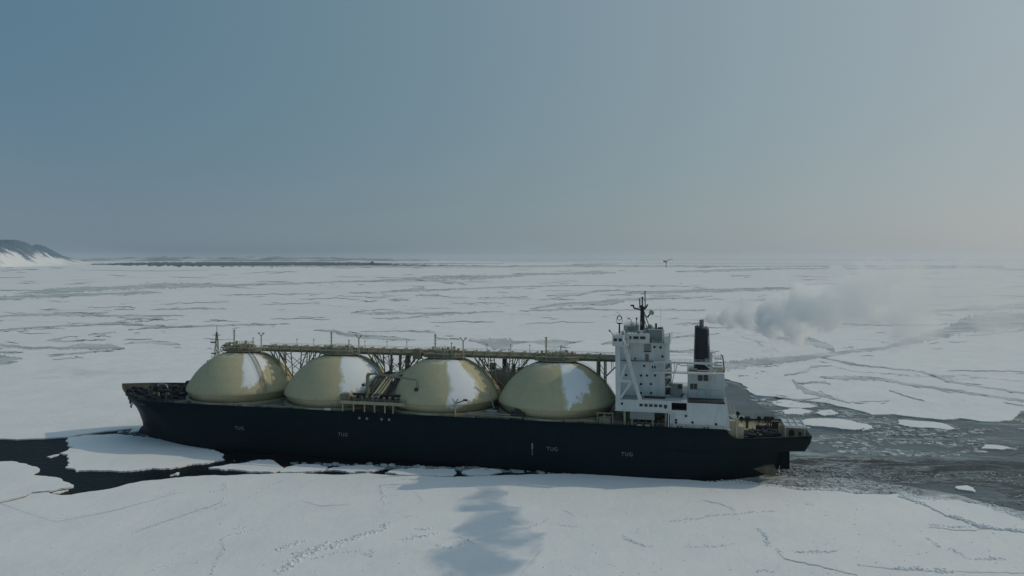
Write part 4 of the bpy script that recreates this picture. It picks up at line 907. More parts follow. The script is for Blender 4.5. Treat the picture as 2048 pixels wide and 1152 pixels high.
# risers between second and third tank
for q, (x, r) in enumerate(((-3.4, .55), (.4, .5), (3.8, .95))): P('riser', lambda bm: (tube(bm, (0, 3, 38.2), (0, 3, 23), r, 8), bx(bm, -r-.2, r+.2, 2.2, 3.8, 33+q, 33.6+q)), M_TAND, loc=(-49.3+x, 0, 0))
P('riser_platform', lambda bm: (bx(bm, -6, 7.5, -1, 5, 28.8, 29.1), [tube(bm, (x, y, 29), (x+dx, y, 37), .18, 5) for x, y, dx in ((-5, 0, 3), (2, 0, 5), (5, 0, 4), (6, 4, 3.5))], rail(bm, [(-6, -1, 29.1), (7.5, -1, 29.1)], 1.1, .08, 1.5), [bx(bm, x, x+1, -1, 0, 29.1, 30+.4*(i % 3)) for i, x in enumerate((-4, -1.6, 1.2, 3.4, 5.8))]), M_DARK, loc=(-48.5, 0, 0))
P('header_box', lambda bm: bx(bm, -1.6, 1.6, -1.4, 1.4, 37.2, 41.3), M_TAND, loc=(-39.8, -.6, 0))
# compressor house behind the gap of third and fourth tank
ch_ = P('compressor_house', lambda bm: (bx(bm, -9, 10, 11, 22, 18.6, 31.2), bx(bm, -6, -1, 12, 18, 31.2, 32)), M_GREYP)
P('ventilator', lambda bm: (bx(bm, -8, -5.6, 12, 14.5, 31.9, 34.6), bx(bm, -2.4, -.8, 12, 14, 32, 36.6), tube(bm, (2.2, 13, 31.2), (2.2, 13, 34.5), .8, 8), bx(bm, 4, 6.6, 12, 14, 31.2, 33.2), tube(bm, (6, 12, 32), (8.5, 12, 34), .6, 7)), M_DARK, ch_)
for o in (ch_,): o.location = (-4.6, 0, 0)
P('gap_mast', lambda bm: (tube(bm, (0, 0, 19), (0, 0, 37), .35, 6), tube(bm, (0, 0, 33), (-2.3, 0, 36.8), .16, 4), tube(bm, (0, 0, 33), (2.3, 0, 36.8), .16, 4)), M_TAND, loc=(-1.2, -2, 0))
P('ladder', lambda bm: path(bm, [(-5.4, -12, 27.5), (-5.8, -12.4, 25.5), (-4.9, -12.8, 24.4), (-4.4, -13.4, 22.4), (-3.6, -14, 21)], .25, 5), M_GREYP, label='thin curved pipe between third and fourth dome')

# ---- cargo manifold on the port side
def manifold_deck(bm):
    bx(bm, -62.8, -36.8, -22.9, -15.5, 22.0, 22.7); bx(bm, -63.2, -36.5, -23.1, -22.75, 21.9, 23.1)
mf = P('manifold_platform', manifold_deck, M_TAN)
lg = P('post', lambda bm: bx(bm, -.22, .22, -.2, .2, 18.5, 22.0), M_TAN, mf, loc=(-62.4, -22.6, 0))
for s in (-57.9, -53.3, -49.1, -44.8, -41.5): clone(lg, (s, -22.6, 0))
for s in (-62.3, -52, -43): clone(lg, (s, -17, 0))
P('end_box', lambda bm: bx(bm, -63.6, -61.2, -22.8, -19, 22.7, 25.6), M_TAND, mf)
def mclut(bm):
    r_ = random.Random(9)
    for _ in range(64):
        x, y = r_.uniform(-61, -39), r_.uniform(-22.4, -16); hh = r_.uniform(.6, 2.2)*(1 if x > -60 else .8)
        if r_.random() < .5: tube(bm, (x, y, 22.7), (x, y, 22.7+hh), r_.uniform(.2, .5), 6)
        else: bx(bm, x-.5, x+.5, y-.4, y+.4, 22.7, 22.7+hh*.8)
    for q in range(7): x = -58+q*2.9; tube(bm, (x, -22.6, 23.8), (x, -15.8, 23.8), .42, 8); tube(bm, (x, -22.7, 23.8), (x, -22.4, 23.8), .7, 8)
    tube(bm, (-60, -18.5, 25), (-40, -18.5, 25), .5, 7)
PST('valve_bank', mclut, M_DARK, mf)
PST('valve_wheels', lambda bm: [(ring(bm, .42, 24.4+.3*(i % 2), .12, -60+i*2.4, -21.8, 8, True), tube(bm, (-60+i*2.4, -21.8, 22.7), (-60+i*2.4, -21.8, 24.4), .09, 4)) for i in range(9)], M_TAN, mf)
PST('railing', lambda bm: rail(bm, [(-62.5, -22.9, 23.1), (-36.8, -22.9, 23.1), (-36.8, -16, 23.1)], .9, .07, 1.6), M_TAND, mf)
def slope(bm):                                                   # lines climbing from the manifold to the gap between the domes
    for i, (x, r) in enumerate(((-51.2, .42), (-49.8, .28), (-48.5, .42))):
        path(bm, [(x-1, -19.5, 24.0), (x, -18.8, 25.0), (x+2.0, -10, 30.8), (x+4.2, -8.5, 31.6), (x+7, -4, 33.2)], r, 8)
SP('sloping_pipe', slope, M_TAN)
SP('pipe_trunk', lambda bm: [path(bm, [(x, -19.5, 23.5), (x+1.8, -11, 30.5), (x+5, -5, 32.0)], r, 6) for x, r in ((-55.5, .55), (-54.0, .42), (-52.6, .4), (-46.8, .6), (-45.6, .42))], M_DARK)
# hose crane
cr = P('hose_crane', lambda bm: (tube(bm, (-53.8, -18.5, 22.7), (-53.8, -18.5, 32.4), .75, 10), tube(bm, (-53.8, -18.5, 32.4), (-53.1, -18.5, 33.2), .75, 8)), M_TAND)
P('jib', lambda bm: (path(bm, [(-53.4, -18.5, 32.9), (-52, -18.6, 33.2), (-47, -19, 33.0), (-33.0, -20, 31.7)], .42, 6), tube(bm, (-53.4, -18.5, 29.6), (-48.6, -18.8, 32.7), .2, 5), tube(bm, (-50.5, -18.7, 33.2), (-50.3, -18.7, 34.3), .35, 6)), M_TAND, cr)
P('hook', lambda bm: (tube(bm, (-32.9, -20, 31.6), (-32.9, -20, 28.6), .08, 4), bx(bm, -33.7, -32.3, -20.5, -19.5, 27.4, 28.6), tube(bm, (-32.2, -20, 31.4), (-32.2, -20, 28.8), .1, 4)), M_DARK, cr)
P('cross_arm', lambda bm: (bx(bm, -56, -51.2, -18.8, -18.2, 28.5, 28.8), bx(bm, -56.2, -55.4, -19, -18, 28.2, 29.1)), M_DARK, cr)
# derrick and lamp mast aft of it
dr = P('provision_derrick', lambda bm: (tube(bm, (-23.4, -19.6, 18.5), (-23.4, -19.6, 25.0), .5, 6, .15), tube(bm, (-24.6, -19.6, 18.5), (-23.5, -19.6, 22), .22, 5), tube(bm, (-22.2, -19.6, 18.5), (-23.3, -19.6, 22), .22, 5), bx(bm, -24.4, -22.4, -20.2, -19, 20.2, 21.4)), M_DARK)
P('boom', lambda bm: (tube(bm, (-23.2, -19.8, 21.2), (-12.8, -20.5, 25.0), .22, 5), bx(bm, -19.6, -18.6, -20.4, -19.8, 22.3, 23.2), bx(bm, -14, -12.4, -20.8, -20.2, 24.5, 25.2)), M_DARK, dr)
P('lamp_mast', lambda bm: (tube(bm, (-17, -21.2, 18.5), (-17, -21.2, 24.2), .36, 7), path(bm, [(-17, -21.2, 24), (-18, -21.2, 24.9), (-18.1, -21.2, 25.4)], .2, 5), path(bm, [(-17, -21.2, 24), (-16, -21.2, 24.9), (-15.9, -21.2, 25.4)], .2, 5)), M_TAN)
# deck edge
PST('deck_rail', lambda bm: (rail(bm, [(-143, -22.0, 18.7), (-120, -22.6, 18.9), (-63.5, -22.75, 18.9)], 1.1, .07, 2.6), rail(bm, [(-36, -22.75, 18.9), (43, -22.75, 18.9), (81, -22.2, 18.9)], 1.1, .07, 2.6)), M_TAND)
SP('deck_line', lambda bm: (tube(bm, (-35, -22.2, 19.5), (-21, -22.2, 19.5), .22, 5), tube(bm, (-12, -22.0, 19.9), (9, -22.0, 19.6), .26, 5), tube(bm, (-12, -21.4, 20.5), (9, -21.4, 20.2), .2, 5), tube(bm, (-97, -22.3, 19.4), (-68, -22.3, 19.4), .2, 5), tube(bm, (27, -22.2, 19.7), (36, -22.2, 19.7), .25, 5)), M_TAN)
st_ = P('mooring_bollard', lambda bm: (tube(bm, (-.6, 0, 0), (-.6, 0, .9), .28, 7), tube(bm, (.6, 0, 0), (.6, 0, .9), .28, 7), bx(bm, -1.1, 1.1, -.4, .4, -.05, .12)), M_DARK, loc=(-108, -21.9, 18.6))
for s in (-133, -119, -100, -95, -86, -70, -30, -8, 1, 14, 21, 24, 31, 38, 66, 75): clone(st_, (s, -21.9+ (0.0 if s > -130 else 2.2), 18.6))
P('deck_locker', lambda bm: bx(bm, -5.0, -1.2, -20.6, -18.6, 18.6, 21.3), M_GREYP, label='light grey locker beside the third dome')
P('deck_locker', lambda bm: bx(bm, -70.2, -67.6, -22.8, -22.3, 18.7, 19.7), M_WHITE, label='small white board at the deck edge below the second dome')
P('deck_winch', lambda bm: (tube(bm, (5.6, -20.8, 20.2), (8.8, -20.8, 20.2), .8, 8), bx(bm, 4.6, 5.5, -21.6, -19.8, 18.6, 21.6), bx(bm, 8.9, 9.6, -21.6, -19.8, 18.6, 21.4), bx(bm, 5.9, 8.4, -20.4, -19.2, 20.6, 22.6)), M_DARK)
P('deck_store', lambda bm: (bx(bm, 37.6, 41.6, -22, -17, 18.6, 20.7), [tube(bm, (x, -21.6, 18.6), (x, -21.6, 22.6), .25, 5) for x in (37, 39.4, 42.4)], bx(bm, 36.4, 43, -22, -21.4, 22.5, 22.8)), M_TAND)

# ---- accommodation
WIN = []
def window(bm, s, y, z, w_, h_): bx(bm, s-w_/2, s+w_/2, y-.08, y+.1, z-h_/2, z+h_/2)
acc = P('accommodation', lambda bm: (bx(bm, 43.8, 60.6, -15, 15, 28.0, 41.0), bx(bm, 43.9, 61.0, -15.2, 15.2, 41.25, 47.6), bx(bm, 46.4, 55.2, -18.5, 18.5, 47.8, 51.1)), M_WHITE)
P('deck_slab', lambda bm: bx(bm, 43.6, 61.2, -16.4, 16.4, 41.0, 41.25), M_WHITE, acc)
P('deck_slab', lambda bm: bx(bm, 43.4, 62.6, -17.6, 17.6, 47.6, 47.8), M_WHITE, acc)
SP('dark_strip', lambda bm: (bx(bm, 44.0, 57.0, -16.5, -16.41, 41.0, 41.25), bx(bm, 53.3, 60.8, -18.5, -15.01, 28.03, 28.35)), M_DARK, acc)  # dark slab lip line; the ledge strip holds the gap's shade in its colour
lower = P('lower_deckhouse', lambda bm: (bx(bm, 43.5, 62.4, -22.2, 22, 24.2, 28.0), bx(bm, 43.4, 68.4, -22.4, 22.4, 23.8, 24.2), bx(bm, 62.4, 68.4, -22.2, 22, 27.5, 28.0)), M_WHITE)
P('recessed_wall', lambda bm: bx(bm, 45, 66, -15.5, 15.5, 18.58, 23.8), M_TAND, lower)
pl_ = P('pillar', lambda bm: bx(bm, -.35, .35, -.3, .3, 18.58, 23.8), M_TAN, lower, loc=(46.6, -20.5, 0))
for s in (49.3, 56.6, 61.2): clone(pl_, (s, -20.5, 0))
P('equipment_box', lambda bm: bx(bm, 48.6, 57.2, -21.4, -16.5, 20.9, 23.9), M_GREYP, lower, label='grey slab sided box hanging under the accommodation')
SP('machinery', lambda bm: [bx(bm, s, s+w_, -20.5, -17.5, 18.6, 18.6+h_) for s, w_, h_ in ((44.6, 1.2, 2.6), (58, 1.6, 2.2), (59.8, 1.2, 3.0), (51, 1.4, 1.8), (53.6, 1.2, 1.8))], M_DARK, lower)
SP('name_board', lambda bm: (bx(bm, 51.2, 52.9, -22.9, -22.7, 18.9, 19.5), bx(bm, 54.0, 55.7, -22.9, -22.7, 18.85, 19.45)), M_LET, lower)
SP('door_frame', lambda bm: (bx(bm, 62.0, 62.3, -22.7, -22.3, 18.7, 23.8), bx(bm, 63.9, 64.2, -22.7, -22.3, 18.7, 23.8), bx(bm, 62.0, 64.2, -22.7, -22.3, 23.4, 23.85)), M_WHITE, lower)
def win(parent, name, s, y, z, w_, h_, label=None): return P(name, lambda bm: window(bm, 0, 0, 0, w_, h_), M_GLASS, parent, loc=(s, y, z), label=label)
w0 = win(lower, 'window', 52.6, -22.25, 26.2, 1.15, .95)
for s in (54.3, 56.0, 57.7, 59.4, 61.1): clone(w0, (s, -22.25, 26.2))
def port(bm):
    rows = lathe(bm, [(.01, 0), (.33, 0), (.33, .1), (.45, .12), (.45, 0)], 0, 0, 12)
    for v in bm.verts: v.co = Vector((v.co.x, -v.co.z, v.co.y))
pt = P('porthole', port, M_GLASS, acc, loc=(53.2, -15.02, 39.2))
def pxs(x, y, yl):                                               # a spot measured on the photograph, on the plane y = yl
    u = (x-1024)/F_PX; Yb = SHIP0.y+yl*math.cos(TH); s = (u*Yb-yl*math.sin(TH))/(math.cos(TH)+u*math.sin(TH)); return s, CAM_H-(y-HORIZON)/F_PX*(Yb-s*math.sin(TH))
for x, y in [(1282, 751), (1294, 751), (1310, 751), (1282, 768), (1302, 768), (1282, 786), (1302, 786), (1252, 750), (1239, 751)]:
    s, z = pxs(x, y, -15); clone(pt, (s, -15.02, z))
for x, y in [(1321, 695), (1309, 694), (1325, 713)]: s, z = pxs(x, y, -15.2); clone(pt, (s, -15.22, z))
pu = clone(pt, (0, -22.22, 0), parent=lower); s, z = pxs(1244, 807, -22); pu.location = (s, -22.22, z)
pu = clone(pt, (0, -22.22, 0), parent=lower); s, z = pxs(1331, 815, -22); pu.location = (s, -22.22, z)
for x, y, w_, h_ in [(1257, 693, .8, .8), (1270, 717, .7, .7)]: s, z = pxs(x, y, -15.2); win(acc, 'window', s, -15.2, z, w_, h_)
for x, y in [(1305, 734), (1310, 734)]: s, z = pxs(x, y, -15); win(acc, 'window', s, -15, z, .55, 1.0)
s, z = pxs(1295, 693, -15.2); P('alcove', lambda bm: (bx(bm, s-1.25, s+1.25, -15.3, -15.1, z-1.8, z+1.2)), M_GREYP, acc); P('alcove_sill', lambda bm: bx(bm, s-1.3, s+1.3, -15.6, -15.3, z-2.0, z-1.7), M_DARK, acc)
s, z = pxs(1294, 715, -15.2); P('door', lambda bm: bx(bm, s-.65, s+.65, -15.3, -15.1, 41.3, 43.6), M_TAND, acc)
for x, w_ in ((1261, .7), (1272, 1.9), (1285.5, 1.9)): s, z = pxs(x, 674, -18.5); win(acc, 'window', s, -18.5, 49.75, w_, 1.0, 'wide wheelhouse window' if w_ > 1 else None)
SP('window', lambda bm: [bx(bm, 46.28, 46.45, y-.9, y+.9, 49.2, 50.5) for y in [-16.5+i*2.2 for i in range(16)]], M_GLASS, acc)
P('ledge_clutter', lambda bm: (bx(bm, 48.0, 60.5, -17.3, -16.9, 47.82, 48.3), [bx(bm, 49+i*1.4, 49.8+i*1.4, -17, -16.4, 47.82, 48.4+.3*(i % 3)) for i in range(8)]), M_GREYP, acc)
# bridge wing and its braced pylon
wing = P('bridge_wing', lambda bm: (bx(bm, 42.6, 46.5, -24.2, -18.8, 47.6, 51.0), bx(bm, 42.6, 47.0, -24.2, 24.2, 47.2, 47.6), bx(bm, 42.6, 46.5, 18.8, 24.2, 47.6, 51.0)), M_WHITE)
for s in (43.7, 45.4): win(wing, 'window', s, -24.2, 49.4, 1.15, 1.0)
P('parapet', lambda bm: (bx(bm, 46.6, 46.9, -24.2, -18.6, 47.6, 48.9), bx(bm, 46.6, 48.2, -18.8, -18.6, 47.6, 49.0)), M_WHITE, wing)
PST('wing_rail', lambda bm: rail(bm, [(42.8, -24, 51), (46.4, -24, 51), (46.4, -19, 51)], .9, .06, 1.2), M_GREYP, wing)
def beam(bm, a, b, w_=1.0, d=.8, y=-22.6):
    a, b = Vector((a[0], 0, a[1])), Vector((b[0], 0, b[1])); t = (b-a).normalized(); nrm = Vector((-t.z, 0, t.x))*w_/2
    vs = [bm.verts.new((p.x, yy, p.z)) for yy in (y-d/2, y+d/2) for p in (a+nrm, b+nrm, b-nrm, a-nrm)]
    for q in ((0, 1, 2, 3), (7, 6, 5, 4), (0, 4, 5, 1), (1, 5, 6, 2), (2, 6, 7, 3), (3, 7, 4, 0)): bm.faces.new([vs[i] for i in q])
py_ = SP('wing_pylon', lambda bm: (beam(bm, (44.5, 28.0), (44.3, 47.3), 1.7), beam(bm, (52.3, 28.0), (46.6, 47.4), 1.25, .82), beam(bm, (45.3, 34.6), (50.0, 34.6), .9, .7), beam(bm, (45.3, 28.5), (49.2, 34.4), .8, .7), beam(bm, (45.3, 35.0), (47.2, 40.6), .8, .7), beam(bm, (43.7, 47.3), (48.3, 47.3), 1.2, .84)), M_WHITE, child='strut')
P('pylon_web', lambda bm: (bx(bm, 43.8, 53.0, -22.4, -15.05, 27.98, 28.3)), M_GREYP, py_)
# casing on the bridge roof with its shade painted in as grey, rear screen
P('roof_house', lambda bm: (bx(bm, 54.4, 59.6, -15.0, -5, 47.8, 52.4)), M_GREYP, acc, label='box house on top of the accommodation, shade painted in grey')
SP('roof_screen', lambda bm: (bx(bm, 59.9, 60.4, -15.4, -15.0, 47.8, 52.6), bx(bm, 60.9, 62.4, -17.4, -17.2, 41.3, 49.6), bx(bm, 62.3, 62.5, -17.4, 10, 47.8, 49.9)), M_WHITE, acc)
def monkey(bm):
    rail(bm, [(46.4, -18.4, 51.1), (55.2, -18.4, 51.1)], 1.0, .07, 1.3); rail(bm, [(46.4, -18.4, 51.1), (46.4, 18.4, 51.1)], 1.0, .07, 2.2); rail(bm, [(42.6, 24, 51.0), (46.4, 24, 51.0)], 1.0, .07, 1.3)
    r_ = random.Random(5)
    for _ in range(30):
        x, y = r_.uniform(46.8, 54.5), r_.uniform(-17.5, 4); bx(bm, x-.3, x+.3, y-.3, y+.3, 51.1, 51.1+r_.uniform(.6, 1.7))
    bx(bm, 47.8, 50.6, -10, -4, 51.1, 53.3); rail(bm, [(47.4, -10, 53.3), (51.6, -10, 53.3), (51.6, -4, 53.3)], 1.2, .07, 1)
PST('roof_equipment', monkey, M_GREYP, acc)
def aerials(bm):
    tube(bm, (44.4, -17, 51), (44.4, -17, 54.6), .38, 6, .25); bx(bm, 43.6, 45.3, -17.4, -16.6, 54.5, 54.9); ring(bm, .75, 56.6, .12, 44.4, -17, 12, True); path(bm, [(43.3, -17, 55), (43.5, -17, 56.9), (44.4, -17, 58.0), (45.3, -17, 56.9), (45.5, -17, 55)], .1, 4)
    path(bm, [(47.9, -9, 53.3), (48, -9, 55.4), (47.2, -9, 55.9)], .13, 5); bx(bm, 46.8, 47.3, -9.3, -8.7, 55.7, 56.2)
    tube(bm, (50.0, -9, 53.3), (50.0, -9, 56.2), .17, 5); tube(bm, (50.0, -9, 55.6), (50.0, -9, 56.3), .35, 6)
    tube(bm, (42.5, -22, 51), (41.7, -22, 52.2), .13, 5); tube(bm, (41.7, -22, 52), (41.1, -22, 52.7), .25, 5)
    for x, z in ((46.4, 57), (52.9, 56.5), (58.8, 60.5)): tube(bm, (x, -8, 51), (x, -8, z), .035, 3)
    tube(bm, (57.2, -10, 52.4), (57.2, -10, 54.4), .38, 8); bx(bm, 57.9, 59.4, -10.4, -9.6, 52.4, 53.0); tube(bm, (59.8, -15.2, 52.5), (59.8, -15.2, 53.8), .12, 4); tube(bm, (62.3, -17, 49.8), (62.3, -17, 51.6), .14, 4)
PST('aerials', aerials, M_DARK, acc)
P('satellite_dome', lambda bm: (lathe(bm, [(.8, 51.9), (1.0, 52.4), (1.0, 53.0), (.7, 53.6), (.01, 53.9)], 54.9, -8, 14), tube(bm, (54.9, -8, 51), (54.9, -8, 52), .5, 7)), M_GREYP, acc)
P('floodlight_dome', lambda bm: (lathe(bm, [(.01, 50.9), (.7, 51.1), (.8, 51.8), (.5, 52.3), (.01, 52.5)], 46.0, -19.6, 12)), M_WHITE, acc)
# signal mast
mast = P('signal_mast', lambda bm: (tube(bm, (51.6, -2, 50.9), (51.6, -2, 59.4), .95, 8, .7), tube(bm, (51.6, -2, 59.0), (51.4, -2, 60.6), .9, 8, .45)), M_BLACK)
def yards(bm):
    path(bm, [(51.4, -2, 58.6), (49.6, -2, 59.2), (48.5, -2, 59.3), (48.2, -2, 60.4)], .32, 6); bx(bm, 47.2, 48.5, -2.4, -1.6, 60.1, 60.7); path(bm, [(51.8, -2, 58.6), (53.0, -2, 59.6), (53.6, -2, 60.9)], .32, 6)
    bx(bm, 50.3, 53.0, -2.6, -1.4, 59.6, 60.0)
P('yard', yards, M_BLACK, mast)
P('topmast', lambda bm: (tube(bm, (52.7, -2, 59.9), (52.6, -2, 66.0), .20, 6), tube(bm, (51.7, -2, 59.9), (51.7, -2, 63.8), .26, 6), tube(bm, (50.7, -2, 59.9), (50.6, -2, 63.2), .22, 6), tube(bm, (51.2, -2, 60), (51.2, -2, 62.4), .1, 4), bx(bm, 51.0, 52.8, -2.2, -1.8, 64.8, 65.0), bx(bm, 51.2, 52.0, -2.3, -1.7, 63.2, 63.6), bx(bm, 52.3, 52.9, -2.3, -1.7, 62.3, 62.6), bx(bm, 52.4, 53.0, -2.3, -1.7, 65.6, 65.9)), M_BLACK, mast)
SP('stay', lambda bm: (tube(bm, (52.2, -2, 58.2), (54.6, -2, 51.4), .2, 5), tube(bm, (52.2, -2, 55.4), (53.6, -2, 51.2), .16, 5)), M_BLACK, mast)
P('radar_dish', lambda bm: (lathe(bm, [(.01, 0), (.6, .1), (1.0, .45), (1.05, .5)], 0, 0, 14), tube(bm, (0, 0, 0), (-.6, 0, -.7), .3, 6)), M_TAN, mast, loc=(54.9, -2.4, 57.6)).rotation_euler = (.9, .7, 0)
P('radar_bracket', lambda bm: (tube(bm, (54.6, -2.4, 57.4), (53.6, -2.2, 56.0), .3, 6), tube(bm, (53.6, -2.2, 56.2), (52.2, -2, 56.6), .18, 5)), M_BLACK, mast)

# ---- stair tower, catwalks and gantry between accommodation and casing
stair = P('stair_tower', lambda bm: ([bx(bm, 60.62, 63.0, -14.6, -10, z, z+.45) for z in (28.3, 31.6, 34.9, 37.6)], bx(bm, 62.7, 63.0, -14.6, -14.2, 28, 41), bx(bm, 60.7, 62.7, -10.4, -10, 28, 41)), M_WHITE)
SP('stair_flight', lambda bm: [beam(bm, (60.9, z), (62.6, z+2.7), .35, 1.6, -12.5) for z in (28.7, 32, 35.2, 38)], M_DARK, stair)
PST('stair_rail', lambda bm: [rail(bm, [(60.7, -14.6, z), (62.9, -14.6, z)], 1.1, .08, 1.) for z in (32.05, 35.35, 38.05)], M_GREYP, stair)
P('handrail', lambda bm: (beam(bm, (62.9, 32), (64.0, 37.2), .25, .2, -15), beam(bm, (63.0, 28.4), (63.6, 33), .25, .2, -15)), M_TAND, stair)
cat = P('catwalk', lambda bm: (bx(bm, 56.6, 79.0, -16.9, -15.6, 40.6, 41.2), bx(bm, 56.0, 79, -16.9, -13.2, 37.0, 37.4)), M_WHITE)
SP('post', lambda bm: [bx(bm, s-.14, s+.14, -16.7, -16.3, 37.4, 40.6) for s in (60.6, 64.0, 68.6, 78.6)], M_WHITE, cat)
PST('railing', lambda bm: (rail(bm, [(56.6, -16.9, 41.2), (79, -16.9, 41.2)], 1.0, .06, 1.8), rail(bm, [(56, -16.9, 37.4), (62, -16.9, 37.4)], 1.1, .07, 1)), M_WHITE, cat)
P('strut', lambda bm: (tube(bm, (74.6, -16.4, 40.7), (78.4, -16.4, 38.0), .25, 5), path(bm, [(64.4, -16, 37.4), (64.9, -16, 40.2), (66, -16, 40.4)], .18, 5), tube(bm, (66, -16, 39.9), (70.5, -16, 39.9), .18, 5)), M_WHITE, cat)
rb = P('rescue_boat_store', lambda bm: (bx(bm, 62.6, 66.8, -14.6, -11, 28.0, 32.6)), M_GREYP)
P('davit', lambda bm: (bx(bm, 65.2, 66.6, -15.2, -14, 31.4, 32.8), tube(bm, (66.2, -15, 28.6), (67.6, -15, 29.8), .3, 6)), M_DARK, rb)
P('recess', lambda bm: bx(bm, 62.6, 68.4, -15.2, 15, 24.2, 27.5), M_DARK, label='dark open recess between the deckhouses')
SP('recess_frame', lambda bm: (bx(bm, 62.4, 63.2, -22.3, -21.6, 24.2, 27.5), bx(bm, 63.2, 68.4, -22.3, -22.0, 24.2, 24.9)), M_WHITE)
# engine casing
cas = P('engine_casing', lambda bm: (bx(bm, 68.6, 81.5, -13.2, 13.2, 28.0, 37.0), bx(bm, 76.6, 81.52, -13.4, 13.4, 34.2, 36.6)), M_WHITE)
for x, y, w_ in [(1400.5, 756, 1.6), (1411.5, 756, 1.6)]: s, z = pxs(x, y, -13.2); win(cas, 'louvre_window', s, -13.25, z, w_, 2.1)
for x in (1383.5, 1391): s, z = pxs(x, 772.5, -13.2); win(cas, 'louvre_window', s, -13.25, z, 1.15, 1.9)
SP('panel_line', lambda bm: (bx(bm, 69.6, 75, -13.26, -13.15, 31.0, 31.15), bx(bm, 74.9, 75.05, -13.26, -13.15, 29, 31.1), bx(bm, 76.5, 79.6, -13.26, -13.15, 30.9, 31.0)), M_GREYP, cas)
base = P('aft_deckhouse', lambda bm: (bx(bm, 68.4, 81.5, -21.9, 21.9, 18.56, 27.6), bx(bm, 62.6, 68.4, -22.0, 21.8, 18.56, 23.8)), M_WHITE)
SP('dark_strip', lambda bm: (bx(bm, 68.9, 81.3, -21.4, -13.3, 27.61, 27.95), rail(bm, [(69, -21.6, 27.6), (81, -21.6, 27.6)], .7, .07, 1.4)), M_DARK, base)  # dark strip filling the gap under the casing, and a low rail
pq = P('porthole', port, M_GLASS, base, loc=(78.4, -21.92, 20.6))
for x, y in [(1385, 845), (1352, 845), (1352, 840), (1372, 832)]: s, z = pxs(x, y, -22); clone(pq, (s, -22.02 if s < 68.4 else -21.92, z))
P('aft_fin', lambda bm: ([bm.faces.new([bm.verts.new(p) for p in q]) for q in ([(81.55, -21.5, 18.7), (82.9, -21.5, 18.7), (82.9, -21.5, 22), (82.2, -21.5, 27.5), (81.7, -21.5, 30.4), (81.55, -21.5, 30.4)],)], bx(bm, 81.52, 81.9, -21.6, -19, 18.7, 29.5), bx(bm, 82.3, 83.3, -21.8, -20.5, 18.6, 19.2)), M_WHITE)
P('ladder_frame', lambda bm: (tube(bm, (83, -19.5, 27.4), (84.4, -19.5, 22), .16, 5), tube(bm, (84.2, -19.5, 27.2), (85.8, -19.5, 21), .16, 5), bx(bm, 82.7, 85.2, -20, -17, 13.95, 21.6), bx(bm, 85.2, 87.8, -19, -14, 13.95, 19.5), bx(bm, 85.0, 86.0, -20.4, -19.5, 13.95, 22.5)), M_TAN)
P('casing_top', lambda bm: (rail(bm, [(68.8, -13, 37), (76.4, -13, 37)], 1.1, .07, 1.1), bx(bm, 69, 72, -12.4, -10, 37, 38.2), tube(bm, (70, -12, 37.3), (76, -12, 37.3), .35, 6), [bx(bm, 72.4+i*.9, 73+i*.9, -12.6, -12.2, 37, 37.7) for i in range(4)]), M_GREYP, cas)
aft = P('stair_platform', lambda bm: (bx(bm, 77.6, 81.4, -9, 2, 37.0, 37.3), [bx(bm, 78.0, 80.8, -9.2, -8.8, z, z+.3) for z in (38, 39.2, 40.4, 41.6)], rail(bm, [(77.6, -9, 41.8), (81.2, -9, 41.8)], 1.0, .08, .9)), M_TAND, cas)
P('stair_frame', lambda bm: (beam(bm, (81.0, 43), (81.6, 37), .4, .4, -9.6), beam(bm, (80.2, 43.4), (81.0, 43.0), .3, .3, -9.6)), M_DARK, cas)
SP('vent_pipes', lambda bm: ([path(bm, [(x, -8, 37), (x, -8, zt), (x+.8, -8, zt+.7), (x+1.4, -8, zt)], .22, 6) for x, zt in ((77.0, 43.5),)], bx(bm, 76.6, 77.4, -8, -6, 37, 44), tube(bm, (76.8, -15.8, 37.4), (76.8, -15.8, 42.2), .2, 5), [tube(bm, (75+i*.7, -15, 41.2), (75+i*.7, -15, 42.6), .12, 5) for i in range(4)]), M_WHITE, cas)
# funnel
def funnel(bm):
    rows = []
    for z, k in ((37.0, 1.0), (44, .955), (52.3, .86), (52.4, .84)):
        ring_ = []
        for i in range(28):
            a = i*6.28318/28; ca, sa = math.cos(a), math.sin(a); x = math.copysign(abs(ca)**.55, ca)*3.05*k; y = math.copysign(abs(sa)**.55, sa)*5.2*k
            ring_.append(bm.verts.new((73.7+x, y, z-.02*x*(z > 50)*9)))
        rows.append(ring_)
    for a, b in zip(rows, rows[1:]):
        for i in range(28): bm.faces.new((a[i], a[(i+1) % 28], b[(i+1) % 28], b[i]))
    bm.faces.new(rows[-1])
fn = P('funnel', funnel, M_BLACK, label='tall black funnel')
P('exhaust_pipe', lambda bm: (lathe(bm, [(1.0, 51.8), (.86, 53.4), (.8, 55.3), (.6, 55.3), (.55, 52)], 73.6, 0, 14), tube(bm, (72.1, -1, 52), (72.1, -1, 53.4), .3, 6), tube(bm, (75.2, -1, 52), (75.2, -1, 53), .25, 6)), M_GREYP, fn)
PST('funnel_rail', lambda bm: (rail(bm, [(71.2, -3.6, 52.3), (76.0, -3.6, 52.2)], .8, .05, 1.2, False), path(bm, [(71.2, -3, 52.3), (72, -2, 53.4), (72.6, -1.4, 54)], .07, 4)), M_DARK, fn)
P('funnel_plate', lambda bm: bx(bm, 75.9, 76.2, -4.9, -4.3, 46.2, 49.4), M_WHITE, fn, label='narrow white plate on the funnel side')

